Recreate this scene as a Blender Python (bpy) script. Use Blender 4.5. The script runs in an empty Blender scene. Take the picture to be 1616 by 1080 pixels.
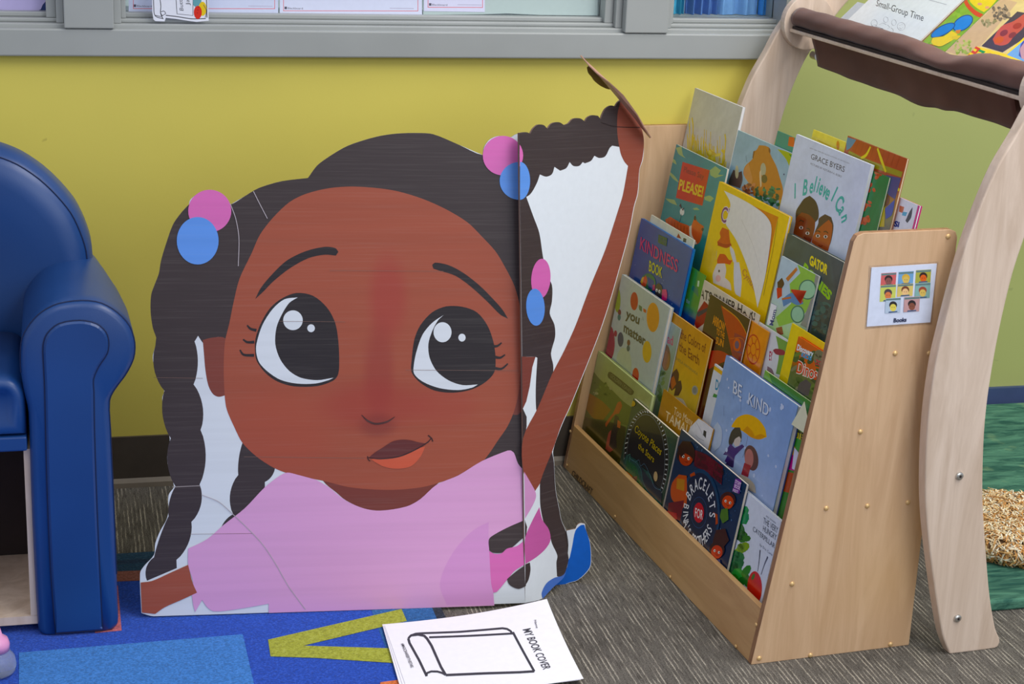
import bpy, bmesh, math, random
from mathutils import Vector, Matrix, noise
from mathutils.geometry import tessellate_polygon
sc = bpy.context.scene
COL = sc.collection
R = math.radians

# ------------------------------------------------------------------ camera
F, PITCH, ROLL, YAW, H = 2788.2, .30257, .0423, .25477, 1.3
fw = Vector((math.sin(YAW)*math.cos(PITCH), math.cos(YAW)*math.cos(PITCH), -math.sin(PITCH)))
r0 = Vector((math.cos(YAW), -math.sin(YAW), 0)); u0 = r0.cross(fw)
rt = r0*math.cos(ROLL) + u0*math.sin(ROLL); up = -r0*math.sin(ROLL) + u0*math.cos(ROLL)
cam = bpy.data.objects.new('camera', bpy.data.cameras.new('camera')); COL.objects.link(cam)
cm = Matrix((rt, up, -fw)).transposed().to_4x4(); cm.translation = Vector((0, 0, H))
cam.matrix_world = cm
cam.data.sensor_width = 36; cam.data.lens = F/1616*36; cam.data.clip_start = .05
sc.camera = cam
# ------------------------------------------------------------------ light
w = bpy.data.worlds.new('world'); sc.world = w; w.use_nodes = True
w.node_tree.nodes['Background'].inputs[0].default_value = (.80, .86, 1, 1)
w.node_tree.nodes['Background'].inputs[1].default_value = .5
def area(name, loc, rot, sx, sy, e, c):
    l = bpy.data.lights.new(name, 'AREA'); l.shape = 'RECTANGLE'; l.size = sx; l.size_y = sy
    l.energy = e; l.color = c
    o = bpy.data.objects.new(name, l); COL.objects.link(o); o.location = loc; o.rotation_euler = rot
    return o
area('ceiling_light', (1.8, 1.6, 2.7), (0, 0, 0), 1.2, 2.4, 66, (1, .975, .93))
area('ceiling_light', (-.6, .8, 2.7), (0, 0, 0), 1.2, 2.4, 16, (1, .98, .95))
area('window_daylight', (2.2, -1.2, 1.9), (R(72), 0, R(25)), 2.4, 1.6, 36, (.86, .92, 1))
sc.view_settings.view_transform = 'Standard'; sc.view_settings.look = 'None'
sc.view_settings.exposure = .1; sc.view_settings.gamma = 1; sc.view_settings.use_curve_mapping = False

# ------------------------------------------------------------------ helpers
O = Vector((0, 0, H))
def ray(px): return rt*((px[0]-808)/F) - up*((px[1]-540)/F) + fw
def hit(px, p0, n):
    d = ray(px); return O + d*((p0-O).dot(n)/d.dot(n))
def fl(px, z=0): return hit(px, Vector((0, 0, z)), Vector((0, 0, 1)))
CR = {'':(0,0,1),'1':(0,0,2.6933),'2':(500,0,2.6933),'3':(1016,0,2.6933),'4':(0,350,2.6933),'5':(500,350,2.6933),
 '6':(1016,350,2.6933),'7':(0,680,2.6933),'8':(500,680,2.6933),'9':(1016,680,2.6933),
 'a2':(880,420,4.5),'a3':(1000,200,4.5),'a4':(1220,180,4.1538),'a5':(1080,400,4.1538),'a6':(1220,0,4.0808),
 'a7':(1020,640,3.857),'a8':(880,620,4.5),'b1':(900,550,5.143),'b2':(975,635,6.353),'b3':(1050,680,4.909),
 'b4':(1145,770,5.684),'b5':(990,340,6.75),'b6':(1110,550,4.32),'b7':(1150,195,7.714),'b8':(1240,205,5.143),
 'c1':(1030,300,4.909),'c2':(1500,0,9),'c3':(1180,480,3),'c4':(1360,400,8.308),'c5':(1320,0,5.459),
 'd1':(1030,0,7.345),'d2':(180,0,5.387),'d3':(640,0,4.489),'d4':(0,0,8.08),'e1':(860,60,4.5),'e2':(820,780,6)}
def P(c, pts):
    x, y, s = CR[c]; return [(x+a/s, y+b/s) for a, b in pts]
def lin(c):
    o = []
    for v in c[:3]:
        v /= 255; o.append(v/12.92 if v <= .04045 else ((v+.055)/1.055)**2.4)
    return o
GAIN = 1.15
def seen(c): return tuple(min(v*GAIN, .92) for v in lin(c)) + (1,)

class MB:
    def __init__(s): s.v = []; s.f = []; s.c = []; s.m = []
    def add(s, vs, fs, col=(128,128,128), mi=0):
        b = len(s.v); s.v += [tuple(v) for v in vs]
        for f in fs:
            s.f.append([b+i for i in f]); s.c.append(col); s.m.append(mi)
        return s
    def box(s, x0, x1, y0, y1, z0, z1, col=(128,128,128), mi=0, sh=0):
        vs = [(x, y+sh*z, z) for z in (z0, z1) for y in (y0, y1) for x in (x0, x1)]
        return s.add(vs, [(0,2,3,1),(4,5,7,6),(0,1,5,4),(2,6,7,3),(0,4,6,2),(1,3,7,5)], col, mi)
    def prism(s, a, b, col=(128,128,128), mi=0, cap0=True, cap1=True):
        n = len(a); fs = [(i, (i+1) % n, n+(i+1) % n, n+i) for i in range(n)]
        if cap0: fs.append(tuple(range(n-1, -1, -1)))
        if cap1: fs.append(tuple(range(n, 2*n)))
        return s.add(list(a)+list(b), fs, col, mi)
    def loft(s, rings, col=(128,128,128), mi=0, caps=True, closed=True):
        n = len(rings[0]); vs = [p for r_ in rings for p in r_]; fs = []
        for k in range(len(rings)-1):
            for i in range(n if closed else n-1):
                j = (i+1) % n; fs.append((k*n+i, k*n+j, (k+1)*n+j, (k+1)*n+i))
        if caps: fs += [tuple(range(n-1, -1, -1)), tuple(range((len(rings)-1)*n, len(rings)*n))]
        return s.add(vs, fs, col, mi)
    def tube(s, pts, r, seg=8, col=(128,128,128), mi=0):
        rings = []; pts = [Vector(p) for p in pts]
        for i, p in enumerate(pts):
            t = (pts[min(i+1, len(pts)-1)] - pts[max(i-1, 0)]).normalized()
            a = t.orthogonal().normalized() if i == 0 else (pa - t*pa.dot(t)).normalized()
            pa = a; b = t.cross(a); rr = r[i] if isinstance(r, (list, tuple)) else r
            rings.append([p + (a*math.cos(q) + b*math.sin(q))*rr for q in [2*math.pi*k/seg for k in range(seg)]])
        return s.loft(rings, col, mi)
    def lathe(s, c, prof, seg=24, col=(128,128,128), mi=0, axis='z'):
        rings = []
        for r_, z in prof:
            ring = []
            for k in range(seg):
                q = 2*math.pi*k/seg; x, y = r_*math.cos(q), r_*math.sin(q)
                ring.append({'z': (c[0]+x, c[1]+y, c[2]+z), 'x': (c[0]+z, c[1]+x, c[2]+y), 'y': (c[0]+x, c[1]+z, c[2]+y)}[axis])
            rings.append(ring)
        return s.loft(rings, col, mi)
    def build(s, name, mats, parent=None, smooth=False, recalc=False, bevel=0, seg=2, sub=0, inv=None):
        me = bpy.data.meshes.new(name); vs = s.v
        if inv is not None: vs = [tuple(inv @ Vector(v)) for v in vs]
        me.from_pydata(vs, [], s.f)
        if not isinstance(mats, (list, tuple)): mats = [mats]
        for m in mats: me.materials.append(m)
        at = me.color_attributes.new('Col', 'FLOAT_COLOR', 'CORNER')
        cache = {}
        for p in me.polygons:
            c = s.c[p.index]; p.material_index = s.m[p.index]; p.use_smooth = smooth
            if isinstance(c[0], (tuple, list)):
                for li, cc in zip(p.loop_indices, c): at.data[li].color = seen(cc)
            else:
                if c not in cache: cache[c] = seen(c)
                for li in p.loop_indices: at.data[li].color = cache[c]
        if recalc:
            bm = bmesh.new(); bm.from_mesh(me); bmesh.ops.recalc_face_normals(bm, faces=bm.faces); bm.to_mesh(me); bm.free()
        o = bpy.data.objects.new(name, me); COL.objects.link(o)
        if parent: o.parent = parent
        if bevel:
            b = o.modifiers.new('bevel', 'BEVEL'); b.width = bevel; b.segments = seg; b.limit_method = 'ANGLE'; b.angle_limit = R(40)
        if sub:
            b = o.modifiers.new('sub', 'SUBSURF'); b.levels = sub; b.render_levels = sub
        return o
def tag(o, label=None, cat=None, group=None, kind=None):
    for k, v in (('label', label), ('category', cat), ('group', group), ('kind', kind)):
        if v: o[k] = v
    return o
def thing(name, label, cat, M=None, group=None):
    o = bpy.data.objects.new(name, None); COL.objects.link(o); o.empty_display_size = .05
    if M is not None: o.matrix_world = M if isinstance(M, Matrix) else Matrix.Translation(M)
    return tag(o, label, cat, group)
def copy_part(o, parent, loc=None):
    c = o.copy(); COL.objects.link(c); c.parent = parent
    if loc is not None: c.location = loc
    return c

def sm(pts, n=4, closed=True, corner=48):
    """rounds an outline, keeping its sharp corners"""
    N = len(pts); out = []
    def ang(i):
        if not closed and i in (0, N-1): return 180
        a, b, c = pts[i-1], pts[i], pts[(i+1) % N]
        v1 = (b[0]-a[0], b[1]-a[1]); v2 = (c[0]-b[0], c[1]-b[1])
        d = math.hypot(*v1)*math.hypot(*v2)
        return 0 if d == 0 else math.degrees(math.acos(max(-1, min(1, (v1[0]*v2[0]+v1[1]*v2[1])/d))))
    A = [ang(i) > corner for i in range(N)]
    for i in range(N if closed else N-1):
        p1, p2 = pts[i], pts[(i+1) % N]
        p0 = p1 if A[i] else pts[i-1]; p3 = p2 if A[(i+1) % N] else pts[(i+2) % N]
        d = math.hypot(p2[0]-p1[0], p2[1]-p1[1]) or 1e-9
        def tan(a, b):
            dx, dy = b[0]-a[0], b[1]-a[1]; L = math.hypot(dx, dy) or 1e-9; return (dx/L*d, dy/L*d)
        t1, t2 = tan(p0, p2), tan(p1, p3)
        if A[i] and A[(i+1) % N]: out.append(p1); continue
        for k in range(n):
            t = k/n; h1 = 2*t**3-3*t*t+1; h2 = t**3-2*t*t+t; h3 = -2*t**3+3*t*t; h4 = t**3-t*t
            out.append(tuple(h1*p1[j]+h2*t1[j]*.9+h3*p2[j]+h4*t2[j]*.9 for j in (0, 1)))
    if not closed: out.append(pts[-1])
    return out
def ell(cx, cy, rx, ry, n=40, a0=0, a1=360, rot=0):
    o = []
    for k in range(n if a1-a0 == 360 else n+1):
        t = R(a0+(a1-a0)*k/n); x, y = rx*math.cos(t), ry*math.sin(t); c, s_ = math.cos(R(rot)), math.sin(R(rot))
        o.append((cx+x*c-y*s_, cy+x*s_+y*c))
    return o
def stroke(pts, wd):
    """outline of a pen stroke; wd is one width or one per point"""
    W_ = wd if isinstance(wd, (list, tuple)) else [wd]*len(pts); L_, R_ = [], []
    for i, p in enumerate(pts):
        a, b = pts[max(i-1, 0)], pts[min(i+1, len(pts)-1)]; dx, dy = b[0]-a[0], b[1]-a[1]; d = math.hypot(dx, dy) or 1e-9
        nx, ny = -dy/d*W_[i]/2, dx/d*W_[i]/2; L_.append((p[0]+nx, p[1]+ny)); R_.append((p[0]-nx, p[1]-ny))
    return L_ + R_[::-1]
def clip(poly, box):
    x0, x1, y0, y1 = box
    for ax, lim, sg in ((0, x0, 1), (0, x1, -1), (1, y0, 1), (1, y1, -1)):
        out = []
        for i in range(len(poly)):
            a, b = poly[i-1], poly[i]; ia, ib = (a[ax]-lim)*sg >= 0, (b[ax]-lim)*sg >= 0
            if ia != ib:
                t = (lim-a[ax])/(b[ax]-a[ax]); out.append((a[0]+t*(b[0]-a[0]), a[1]+t*(b[1]-a[1])))
            if ib: out.append(b)
        poly = out
        if len(poly) < 3: return []
    return poly
TXT = {}
def text_mesh(s_, bold=0):
    k = (s_, bold)
    if k not in TXT:
        cu = bpy.data.curves.new('t', 'FONT'); cu.body = s_; cu.size = 1; cu.offset = bold; cu.resolution_u = 3; cu.fill_mode = 'FRONT'
        ob = bpy.data.objects.new('t', cu); COL.objects.link(ob)
        me = bpy.data.meshes.new_from_object(ob.evaluated_get(bpy.context.evaluated_depsgraph_get()))
        TXT[k] = ([(v.co.x, v.co.y) for v in me.vertices], [tuple(p.vertices) for p in me.polygons])
        COL.objects.unlink(ob); bpy.data.objects.remove(ob); bpy.data.curves.remove(cu); bpy.data.meshes.remove(me)
    return TXT[k]
bpy.context.view_layer.update()
STEP = .000015
class Plane:
    """a real flat surface: origin, two axes, and what is printed on it"""
    def __init__(s, o, eu, ev):
        s.o, s.u, s.v = Vector(o), Vector(eu).normalized(), Vector(ev).normalized(); s.n = s.u.cross(s.v).normalized()
        if s.n.dot(O-s.o) < 0: s.n = -s.n
        s.k = 0; s.box = None; s.st = STEP
    def to(s, px):
        p = hit(px, s.o, s.n)-s.o; return (p.dot(s.u), p.dot(s.v))
    def at(s, q, h=0): return s.o + s.u*q[0] + s.v*q[1] + s.n*h
    def poly(s, mb, uv, col, mi=0, h=None):
        if s.box: uv = clip(uv, s.box)
        if len(uv) < 3: return
        s.k += 1; hh = s.k*s.st if h is None else h
        vs = [s.at(q, hh) for q in uv]
        for t in tessellate_polygon([[Vector((q[0], q[1], 0)) for q in uv]]): 
            mb.add([vs[i] for i in t], [(0, 1, 2)], col, mi)
    def px(s, mb, pts, col, mi=0, smooth=True, n=4, corner=48):
        if smooth: pts = sm(pts, n, True, corner)
        s.poly(mb, [s.to(p) for p in pts], col, mi)
    def line(s, mb, pts, wd, col, mi=0, smooth=True):
        q = [s.to(p) for p in pts]
        if smooth and len(q) > 2:
            W_ = wd; q2 = sm(q, 5, False, 80)
            if isinstance(wd, (list, tuple)):
                m = len(q2); W_ = []
                for i in range(m):
                    t = i/(m-1)*(len(wd)-1); a = int(min(t, len(wd)-2)); W_.append(wd[a]+(wd[a+1]-wd[a])*(t-a))
            q = q2; wd = W_
        s.poly(mb, stroke(q, wd), col, mi)
    def text(s, mb, st, p0, p1, p2, col, bold=0, mi=0):
        """p0-p1 baseline ends, p2 top of the first capital, in the photo's pixels"""
        vs, fs = text_mesh(st, bold); a, b, c = s.to(p0), s.to(p1), s.to(p2); s.k += 1
        x0 = min(v[0] for v in vs); x1 = max(v[0] for v in vs); cap = .72
        out = []
        for x, y in vs:
            t = (x-x0)/(x1-x0); h = y/cap
            out.append((a[0]+(b[0]-a[0])*t+(c[0]-a[0])*h, a[1]+(b[1]-a[1])*t+(c[1]-a[1])*h))
        keep = fs
        if s.box:
            B = s.box; keep = [f for f in fs if all(B[0] <= out[i][0] <= B[1] and B[2] <= out[i][1] <= B[3] for i in f)]
        if keep: mb.add([s.at(q, s.k*s.st) for q in out], keep, col, mi)
    def arc(s, mb, st, c, r, a0, a1, hgt, col, bold=0, wsc=1, inward=False, mi=0):
        """lettering round a circle; c in uv, angles in degrees"""
        s.k += 1; n = len(st)
        for i, ch in enumerate(st):
            if ch == ' ': continue
            vs, fs = text_mesh(ch, bold); x0 = min(v[0] for v in vs); x1 = max(v[0] for v in vs)
            q = R(a0+(a1-a0)*(i/(n-1) if n > 1 else .5)); er = Vector((math.cos(q), math.sin(q))); et = Vector((er.y, -er.x))
            if inward: er2, et2, rr = -er, -et, r+hgt
            else: er2, et2, rr = er, et, r
            out = []
            for x, y in vs:
                p = Vector(c) + er*rr + er2*(y/.72*hgt) + et2*((x-(x0+x1)/2)/.72*hgt*wsc); out.append((p.x, p.y))
            keep = fs
            if s.box: B = s.box; keep = [f for f in fs if all(B[0] <= out[i][0] <= B[1] and B[2] <= out[i][1] <= B[3] for i in f)]
            if keep: mb.add([s.at(p, s.k*s.st) for p in out], keep, col, mi)

# ------------------------------------------------------------------ materials
def mat(name, rough=.5, spec=.5, coat=0, sheen=0):
    m = bpy.data.materials.new(name); m.use_nodes = True; b = m.node_tree.nodes['Principled BSDF']
    b.inputs['Roughness'].default_value = rough; b.inputs['Specular IOR Level'].default_value = spec
    b.inputs['Coat Weight'].default_value = coat; b.inputs['Sheen Weight'].default_value = sheen
    return m, m.node_tree, b
def N(t, ty, **kw):
    n = t.nodes.new(ty)
    for k, v in kw.items():
        if hasattr(n, k): setattr(n, k, v)
        else: n.inputs[k.replace('_', ' ')].default_value = v
    return n
def mixc(t, a, b, fac, mode='MIX'):
    n = t.nodes.new('ShaderNodeMix'); n.data_type = 'RGBA'; n.blend_type = mode
    for s_, v in ((n.inputs[0], fac), (n.inputs[6], a), (n.inputs[7], b)):
        if isinstance(v, bpy.types.NodeSocket): t.links.new(v, s_)
        elif isinstance(v, (int, float)): s_.default_value = v
        else: s_.default_value = v
    return n.outputs[2]
def coords(t, scale=(1, 1, 1), rot=(0, 0, 0), loc=(0, 0, 0)):
    tc = t.nodes.new('ShaderNodeTexCoord'); mp = t.nodes.new('ShaderNodeMapping')
    mp.inputs['Scale'].default_value = scale; mp.inputs['Rotation'].default_value = rot; mp.inputs['Location'].default_value = loc
    t.links.new(tc.outputs['Object'], mp.inputs['Vector']); return mp.outputs[0]
def ntex(t, vec, scale, detail=3, rough=.5, dist=0):
    n = t.nodes.new('ShaderNodeTexNoise'); t.links.new(vec, n.inputs['Vector'])
    n.inputs['Scale'].default_value = scale; n.inputs['Detail'].default_value = detail; n.inputs['Roughness'].default_value = rough
    n.inputs['Distortion'].default_value = dist; return n.outputs['Fac']
def rng(t, v, a, b, c=0, d=1):
    n = t.nodes.new('ShaderNodeMapRange'); t.links.new(v, n.inputs[0])
    for i, q in enumerate((a, b, c, d)): n.inputs[i+1].default_value = q
    return n.outputs[0]
def bump(t, b, h, st, dist=.002):
    n = t.nodes.new('ShaderNodeBump'); n.inputs['Strength'].default_value = st; n.inputs['Distance'].default_value = dist
    t.links.new(h, n.inputs['Height']); t.links.new(n.outputs[0], b.inputs['Normal'])
def plain(name, c, rough=.5, var=.06, scale=30, bmp=0, spec=.5, coat=0, metal=0, sheen=0):
    m, t, b = mat(name, rough, spec, coat, sheen); v = coords(t); n = ntex(t, v, scale, 4)
    c1 = seen(c); c2 = tuple(x*(1-var*3) for x in c1[:3])+(1,)
    t.links.new(mixc(t, c2, c1, rng(t, n, .3, .6)), b.inputs['Base Color']); b.inputs['Metallic'].default_value = metal
    if bmp: bump(t, b, n, bmp)
    return m
def printed(name, rough=.4, coat=0, grain=.05, spec=.5):
    m, t, b = mat(name, rough, spec, coat); a = N(t, 'ShaderNodeVertexColor'); a.layer_name = 'Col'
    n = ntex(t, coords(t), 90, 3)
    hs = t.nodes.new('ShaderNodeHueSaturation'); hs.inputs['Saturation'].default_value = 1.14; hs.inputs['Value'].default_value = 1.04; t.links.new(a.outputs[0], hs.inputs['Color'])
    t.links.new(mixc(t, hs.outputs[0], (0, 0, 0, 1), rng(t, n, .3, .8, 0, grain*2)), b.inputs['Base Color']); return m
M = {}
M['print'] = printed('printed_paper', .42); M['gloss'] = printed('glossy_cover', .26, .25)
M['paper'] = printed('plain_paper', .75, grain=.02)
def wood(name, c1, c2, c3, scale=1, rough=.42, axis='z', fig=.5):
    m, t, b = mat(name, rough, .4)
    sc_ = {'z': (14, 14, 1.6), 'x': (1.6, 14, 14), 'y': (14, 1.6, 14)}[axis]
    v = coords(t, tuple(q*scale for q in sc_)); n = ntex(t, v, 1.6, 5, .6, 1.6); n2 = ntex(t, v, 14, 3, .6)
    v3 = coords(t, (1, 1, 1)); n3 = ntex(t, v3, 3.2, 2)
    c = mixc(t, seen(c2), seen(c1), rng(t, n, .35, .62)); c = mixc(t, c, seen(c3), rng(t, n3, .45, .75, 0, fig))
    c = mixc(t, c, seen(c2), rng(t, n2, .55, .8, 0, .35)); t.links.new(c, b.inputs['Base Color']); bump(t, b, n2, .08, .0005)
    return m
M['maple'] = wood('maple_plywood', (204, 170, 134), (188, 152, 116), (196, 156, 104))
M['maple_x'] = wood('maple_board', (196, 158, 110), (180, 140, 94), (186, 142, 84), axis='x')
M['ply_edge'] = wood('plywood_edge', (158, 118, 84), (128, 92, 64), (150, 112, 80), scale=3)
M['leg'] = wood('pale_birch_plywood', (212, 192, 174), (192, 170, 150), (200, 174, 148), rough=.4, fig=.3)
def wallmat(name, c, dirt):
    m, t, b = mat(name, .5, .35); v = coords(t); n = ntex(t, v, 2.2, 3); n2 = ntex(t, v, 160, 3); n3 = ntex(t, v, 26, 2)
    c0 = seen(c); c1 = tuple(x*.93 for x in c0[:3])+(1,)
    col = mixc(t, c1, c0, rng(t, n, .35, .65)); col = mixc(t, col, seen(dirt), rng(t, n3, .735, .77, 0, .5))
    t.links.new(col, b.inputs['Base Color']); bump(t, b, n2, .12, .001); return m
M['yellow'] = wallmat('yellow_wall_paint', (212, 198, 92), (150, 134, 60)); M['green'] = wallmat('olive_green_wall_paint', (166, 172, 104), (140, 146, 90))
M['trim'] = plain('grey_gloss_paint', (152, 155, 153), .4, .02, 8, .03)
M['cove'] = plain('dark_vinyl_baseboard', (74, 66, 58), .45, .05, 20)
M['cove_lip'] = plain('vinyl_baseboard_toe', (118, 108, 94), .5, .05, 20)
M['cove_blue'] = plain('blue_grey_vinyl', (58, 74, 112), .5, .05, 20)
m, t, b = mat('blue_vinyl', .38, .6); v = coords(t); n = ntex(t, v, 700, 2); n1 = ntex(t, v, 3, 2)
t.links.new(mixc(t, seen((18, 54, 106)), seen((22, 66, 126)), rng(t, n1, .3, .7)), b.inputs['Base Color']); bump(t, b, n, .15, .0006); M['vinyl'] = m
M['seam'] = plain('blue_thread', (10, 26, 66), .6)
M['brown'] = None
m, t, b = mat('brown_canvas', .85, .2, 0, .2); v = coords(t); n = ntex(t, coords(t, (900, 900, 500)), 1, 2); n1 = ntex(t, v, 9, 3)
t.links.new(mixc(t, seen((84, 54, 46)), seen((104, 70, 60)), rng(t, n1, .3, .7)), b.inputs['Base Color']); bump(t, b, n, .3, .0006); M['brown'] = m
M['brown_dark'] = plain('dark_brown_matte', (40, 28, 26), .8)
M['metal'] = plain('steel', (190, 188, 182), .3, .03, 60, metal=.9)
M['brass'] = plain('brass_screw', (214, 178, 122), .35, .03, 60, metal=.35)
m, t, b = mat('window_glass', .03, .5); b.inputs['Transmission Weight'].default_value = 1; b.inputs['IOR'].default_value = 1.02; b.inputs['Base Color'].default_value = (.95, 1, .99, 1); M['glass'] = m
m, t, b = mat('laminate_film', .12, .6)
b.inputs['Transmission Weight'].default_value = 1; b.inputs['IOR'].default_value = 1.15; b.inputs['Base Color'].default_value = (.97, .97, 1, 1); M['film'] = m
# carpet: grey brown loop pile, pale ribs running towards the wall, laid in tiles
m, t, b = mat('striped_carpet', .95, .1)
v = coords(t, (1, 1, 1)); v1 = coords(t, (1, 1, 1))
wv = t.nodes.new('ShaderNodeTexWave'); wv.bands_direction = 'X'; wv.inputs['Scale'].default_value = 42; wv.inputs['Distortion'].default_value = 1.2; wv.inputs['Detail'].default_value = 2; wv.inputs['Detail Scale'].default_value = 1.5; t.links.new(v1, wv.inputs[0])
nA = ntex(t, coords(t, (70, 9, 1)), 1, 3, .6); mm_ = t.nodes.new('ShaderNodeMath'); mm_.operation = 'MULTIPLY'; t.links.new(rng(t, wv.outputs['Fac'], .62, .95), mm_.inputs[0]); t.links.new(rng(t, nA, .44, .6), mm_.inputs[1]); n1 = mm_.outputs[0]; v2 = coords(t, (1, 1, 1)); n2 = ntex(t, v2, 420, 2, .6); n3 = ntex(t, v2, 4, 3)
v4 = coords(t, (260, 26, 1)); n4 = ntex(t, v4, 1, 3, .6)
c = mixc(t, seen((92, 88, 82)), seen((116, 111, 104)), rng(t, n3, .3, .7)); c = mixc(t, c, seen((190, 182, 166)), rng(t, n1, 0, 1, 0, .75))
c = mixc(t, c, seen((50, 46, 42)), rng(t, n4, .5, .72, 0, .7)); c = mixc(t, c, seen((44, 40, 36)), rng(t, n2, .45, .72, 0, .8)); t.links.new(c, b.inputs['Base Color']); bump(t, b, n2, .8, .004); M['carpet'] = m
m, t, b = mat('cut_pile_rug', .95, .1, 0, .15); a = N(t, 'ShaderNodeVertexColor'); a.layer_name = 'Col'
v = coords(t); n = ntex(t, v, 260, 4, .75); n2 = ntex(t, v, 6, 3)
c = mixc(t, a.outputs[0], mixc(t, a.outputs[0], (0, 0, 0, 1), .5), rng(t, n, .42, .66)); c = mixc(t, c, (.5, .7, 1, 1), rng(t, n, .46, .3, 0, .09))
t.links.new(c, b.inputs['Base Color']); bump(t, b, n, .6, .004); M['rug'] = m
def boardmat(name, blush):
    m, t, b = mat(name, .42, .4); a = N(t, 'ShaderNodeVertexColor'); a.layer_name = 'Col'
    st = ntex(t, coords(t, (6, 6, 330)), 1, 3, .6); st2 = ntex(t, coords(t, (1.5, 1, 60)), 1, 2)
    c = mixc(t, a.outputs[0], (.55, .5, .45, 1), rng(t, st, .5, .75, 0, .05)); c = mixc(t, c, (0, 0, 0, 1), rng(t, st2, .45, .7, 0, .06))
    if blush:
        for (x, z, rx, rz, st_, col) in blush:
            tc = t.nodes.new('ShaderNodeTexCoord'); mp = t.nodes.new('ShaderNodeMapping'); mp.vector_type = 'TEXTURE'
            mp.inputs['Location'].default_value = (x, 0, z); mp.inputs['Scale'].default_value = (rx, 10, rz)
            t.links.new(tc.outputs['Object'], mp.inputs[0]); ln = t.nodes.new('ShaderNodeVectorMath'); ln.operation = 'LENGTH'; t.links.new(mp.outputs[0], ln.inputs[0])
            f = rng(t, ln.outputs['Value'], 1, .25, 0, st_); t.nodes[-1].interpolation_type = 'SMOOTHERSTEP'
            c = mixc(t, c, seen(col), f)
    t.links.new(c, b.inputs['Base Color']); bump(t, b, st, .12, .0006); return m
# ------------------------------------------------------------------ room
D = 3.222; XC = 1.362; D2 = 3.44
def st(name, mb, m, **k): return tag(mb.build(name, m, **k), kind='structure')
st('floor', MB().box(-1.6, 3.4, .6, 4.6, -.05, 0), M['carpet'])
WL = Plane((0, D, 0), (1, 0, 0), (0, 0, 1))
def zat(px, y=D): return hit(px, Vector((0, y, 0)), Vector((0, 1, 0)))
zs0, zs1 = zat((600, 91.7), D-.022).z, zat((600, 49.5), D-.022).z       # fascia below the window
zg = zat((600, 23.5), D+.03).z
st('wall_back', MB().box(-1.6, XC, D, D+.12, 0, zs0+.01), M['yellow'])
st('wall_return', MB().box(XC-.02, XC, D+.1201, D2, 0, 1.55), M['green'])
st('wall_right', MB().box(XC, 3.4, D2, D2+.1, 0, 1.7), M['green'])
mb = MB(); mb.box(-1.6, XC, D-.006, D, .014, .1, mi=0); mb.prism([(-1.6, D-.016, 0), (-1.6, D-.014, .009), (-1.6, D-.006, .016), (-1.6, D, .016), (-1.6, D, 0)], [(XC, D-.016, 0), (XC, D-.014, .009), (XC, D-.006, .016), (XC, D, .016), (XC, D, 0)], mi=1)
st('baseboard_back', mb, [M['cove'], M['cove_lip']])
mb = MB()
zb = hit((1600, 612), Vector((0, D2-.012, 0)), Vector((0, 1, 0))).z; mb.box(XC, 3.4, D2-.012, D2, 0, zb)
st('baseboard_right', mb, M['cove_blue'])
# window frame: fascia, stepped sill, stiles
def frame():
    mb = MB(); mb.box(-1.6, XC, D-.022, D+.12, zs0, zs1)
    return mb
st('trim_1', frame(), M['trim'], bevel=.003)
def zz(y_, yp, x_=600): return zat((x_, yp), y_).z
s1 = zz(D-.008, 41.5); s2 = zz(D+.012, 33); s3 = zg
mb = MB(); mb.box(-1.6, XC, D-.008, D+.12, zs1-.002, s1); mb.box(-1.6, XC, D+.008, D+.12, s1, s2); mb.box(-1.6, XC, D+.024, D+.12, s2, s3)
st('trim_2', mb, M['trim'], bevel=.002)
def stile(n, xa, xb):
    x0, x1 = zat((xa, 40), D-.026).x, zat((xb, 40), D-.026).x
    st('trim_%d' % n, MB().box(x0, x1, D-.026, D+.12, zs1+.001, 1.5), M['trim'], bevel=.002)
    mb = MB()
    mb.box(x0-.013, x0, D-.004, D+.12, s1, 1.5); mb.box(x0-.03, x0-.013, D+.012, D+.12, s2, 1.5)
    mb.box(x1, x1+.013, D-.004, D+.12, s1, 1.5); mb.box(x1+.013, x1+.022, D+.012, D+.12, s2, 1.5)
    st('trim_%d' % (n+1), mb, M['trim'], bevel=.0015)
    return x0, x1
A0, A1 = stile(3, 101, 180); B0, B1 = stile(5, 987, 1055)
st('trim_7', MB().box(XC-.012, XC, D-.02, D+.12, zs1, 1.5), M['trim'])
for i, (a, b_) in enumerate(((-1.6, A0-.03), (A1+.022, B0-.03), (B1+.022, XC-.012))):
    st('window_%d' % (i+1), MB().box(a, b_, D+.045, D+.049, s3, 1.5), M['glass'])

# ------------------------------------------------------------------ rug
MPST = .00003
RU = Plane((0, 0, .005), (1, 0, 0), (0, 1, 0)); rug = MB(); RU.st = .0001
rx1 = fl((700, 968), .005).x; ry1 = fl((220, 872), .005).y
rug.box(-1.5, rx1, 1.2, ry1, -.002, .005, (8, 72, 184))
RU.box = (-1.5, rx1, 1.2, ry1)
T_ = (14, 66, 96)
RU.poly(rug, [(-1.5, ry1), (rx1, ry1), (rx1, ry1-.10), (-1.5, ry1-.10)], T_)
RU.poly(rug, [(-1.5, ry1-.03), (rx1-.03, ry1-.03), (rx1-.03, ry1-.045), (-1.5, ry1-.045)], (10, 48, 80))
RU.poly(rug, [(rx1-.0, ry1), (rx1, 1.2), (rx1-.015, 1.2), (rx1-.015, ry1)], (20, 34, 50))
RU.poly(rug, [(rx1-.015, ry1-.1), (rx1-.015, 1.2), (rx1-.115, 1.2), (rx1-.115, ry1-.1)], (26, 96, 160))
RU.px(rug, [(120, 905), (225, 901), (224, 917), (120, 921)], (150, 88, 72), smooth=False)
RU.px(rug, [(150, 925), (186, 925), (192, 996), (150, 1000)], (196, 100, 108), smooth=False)
RU.px(rug, [(30, 1031), (383, 1002), (403, 1090), (30, 1120)], (50, 124, 204), smooth=False)
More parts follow.
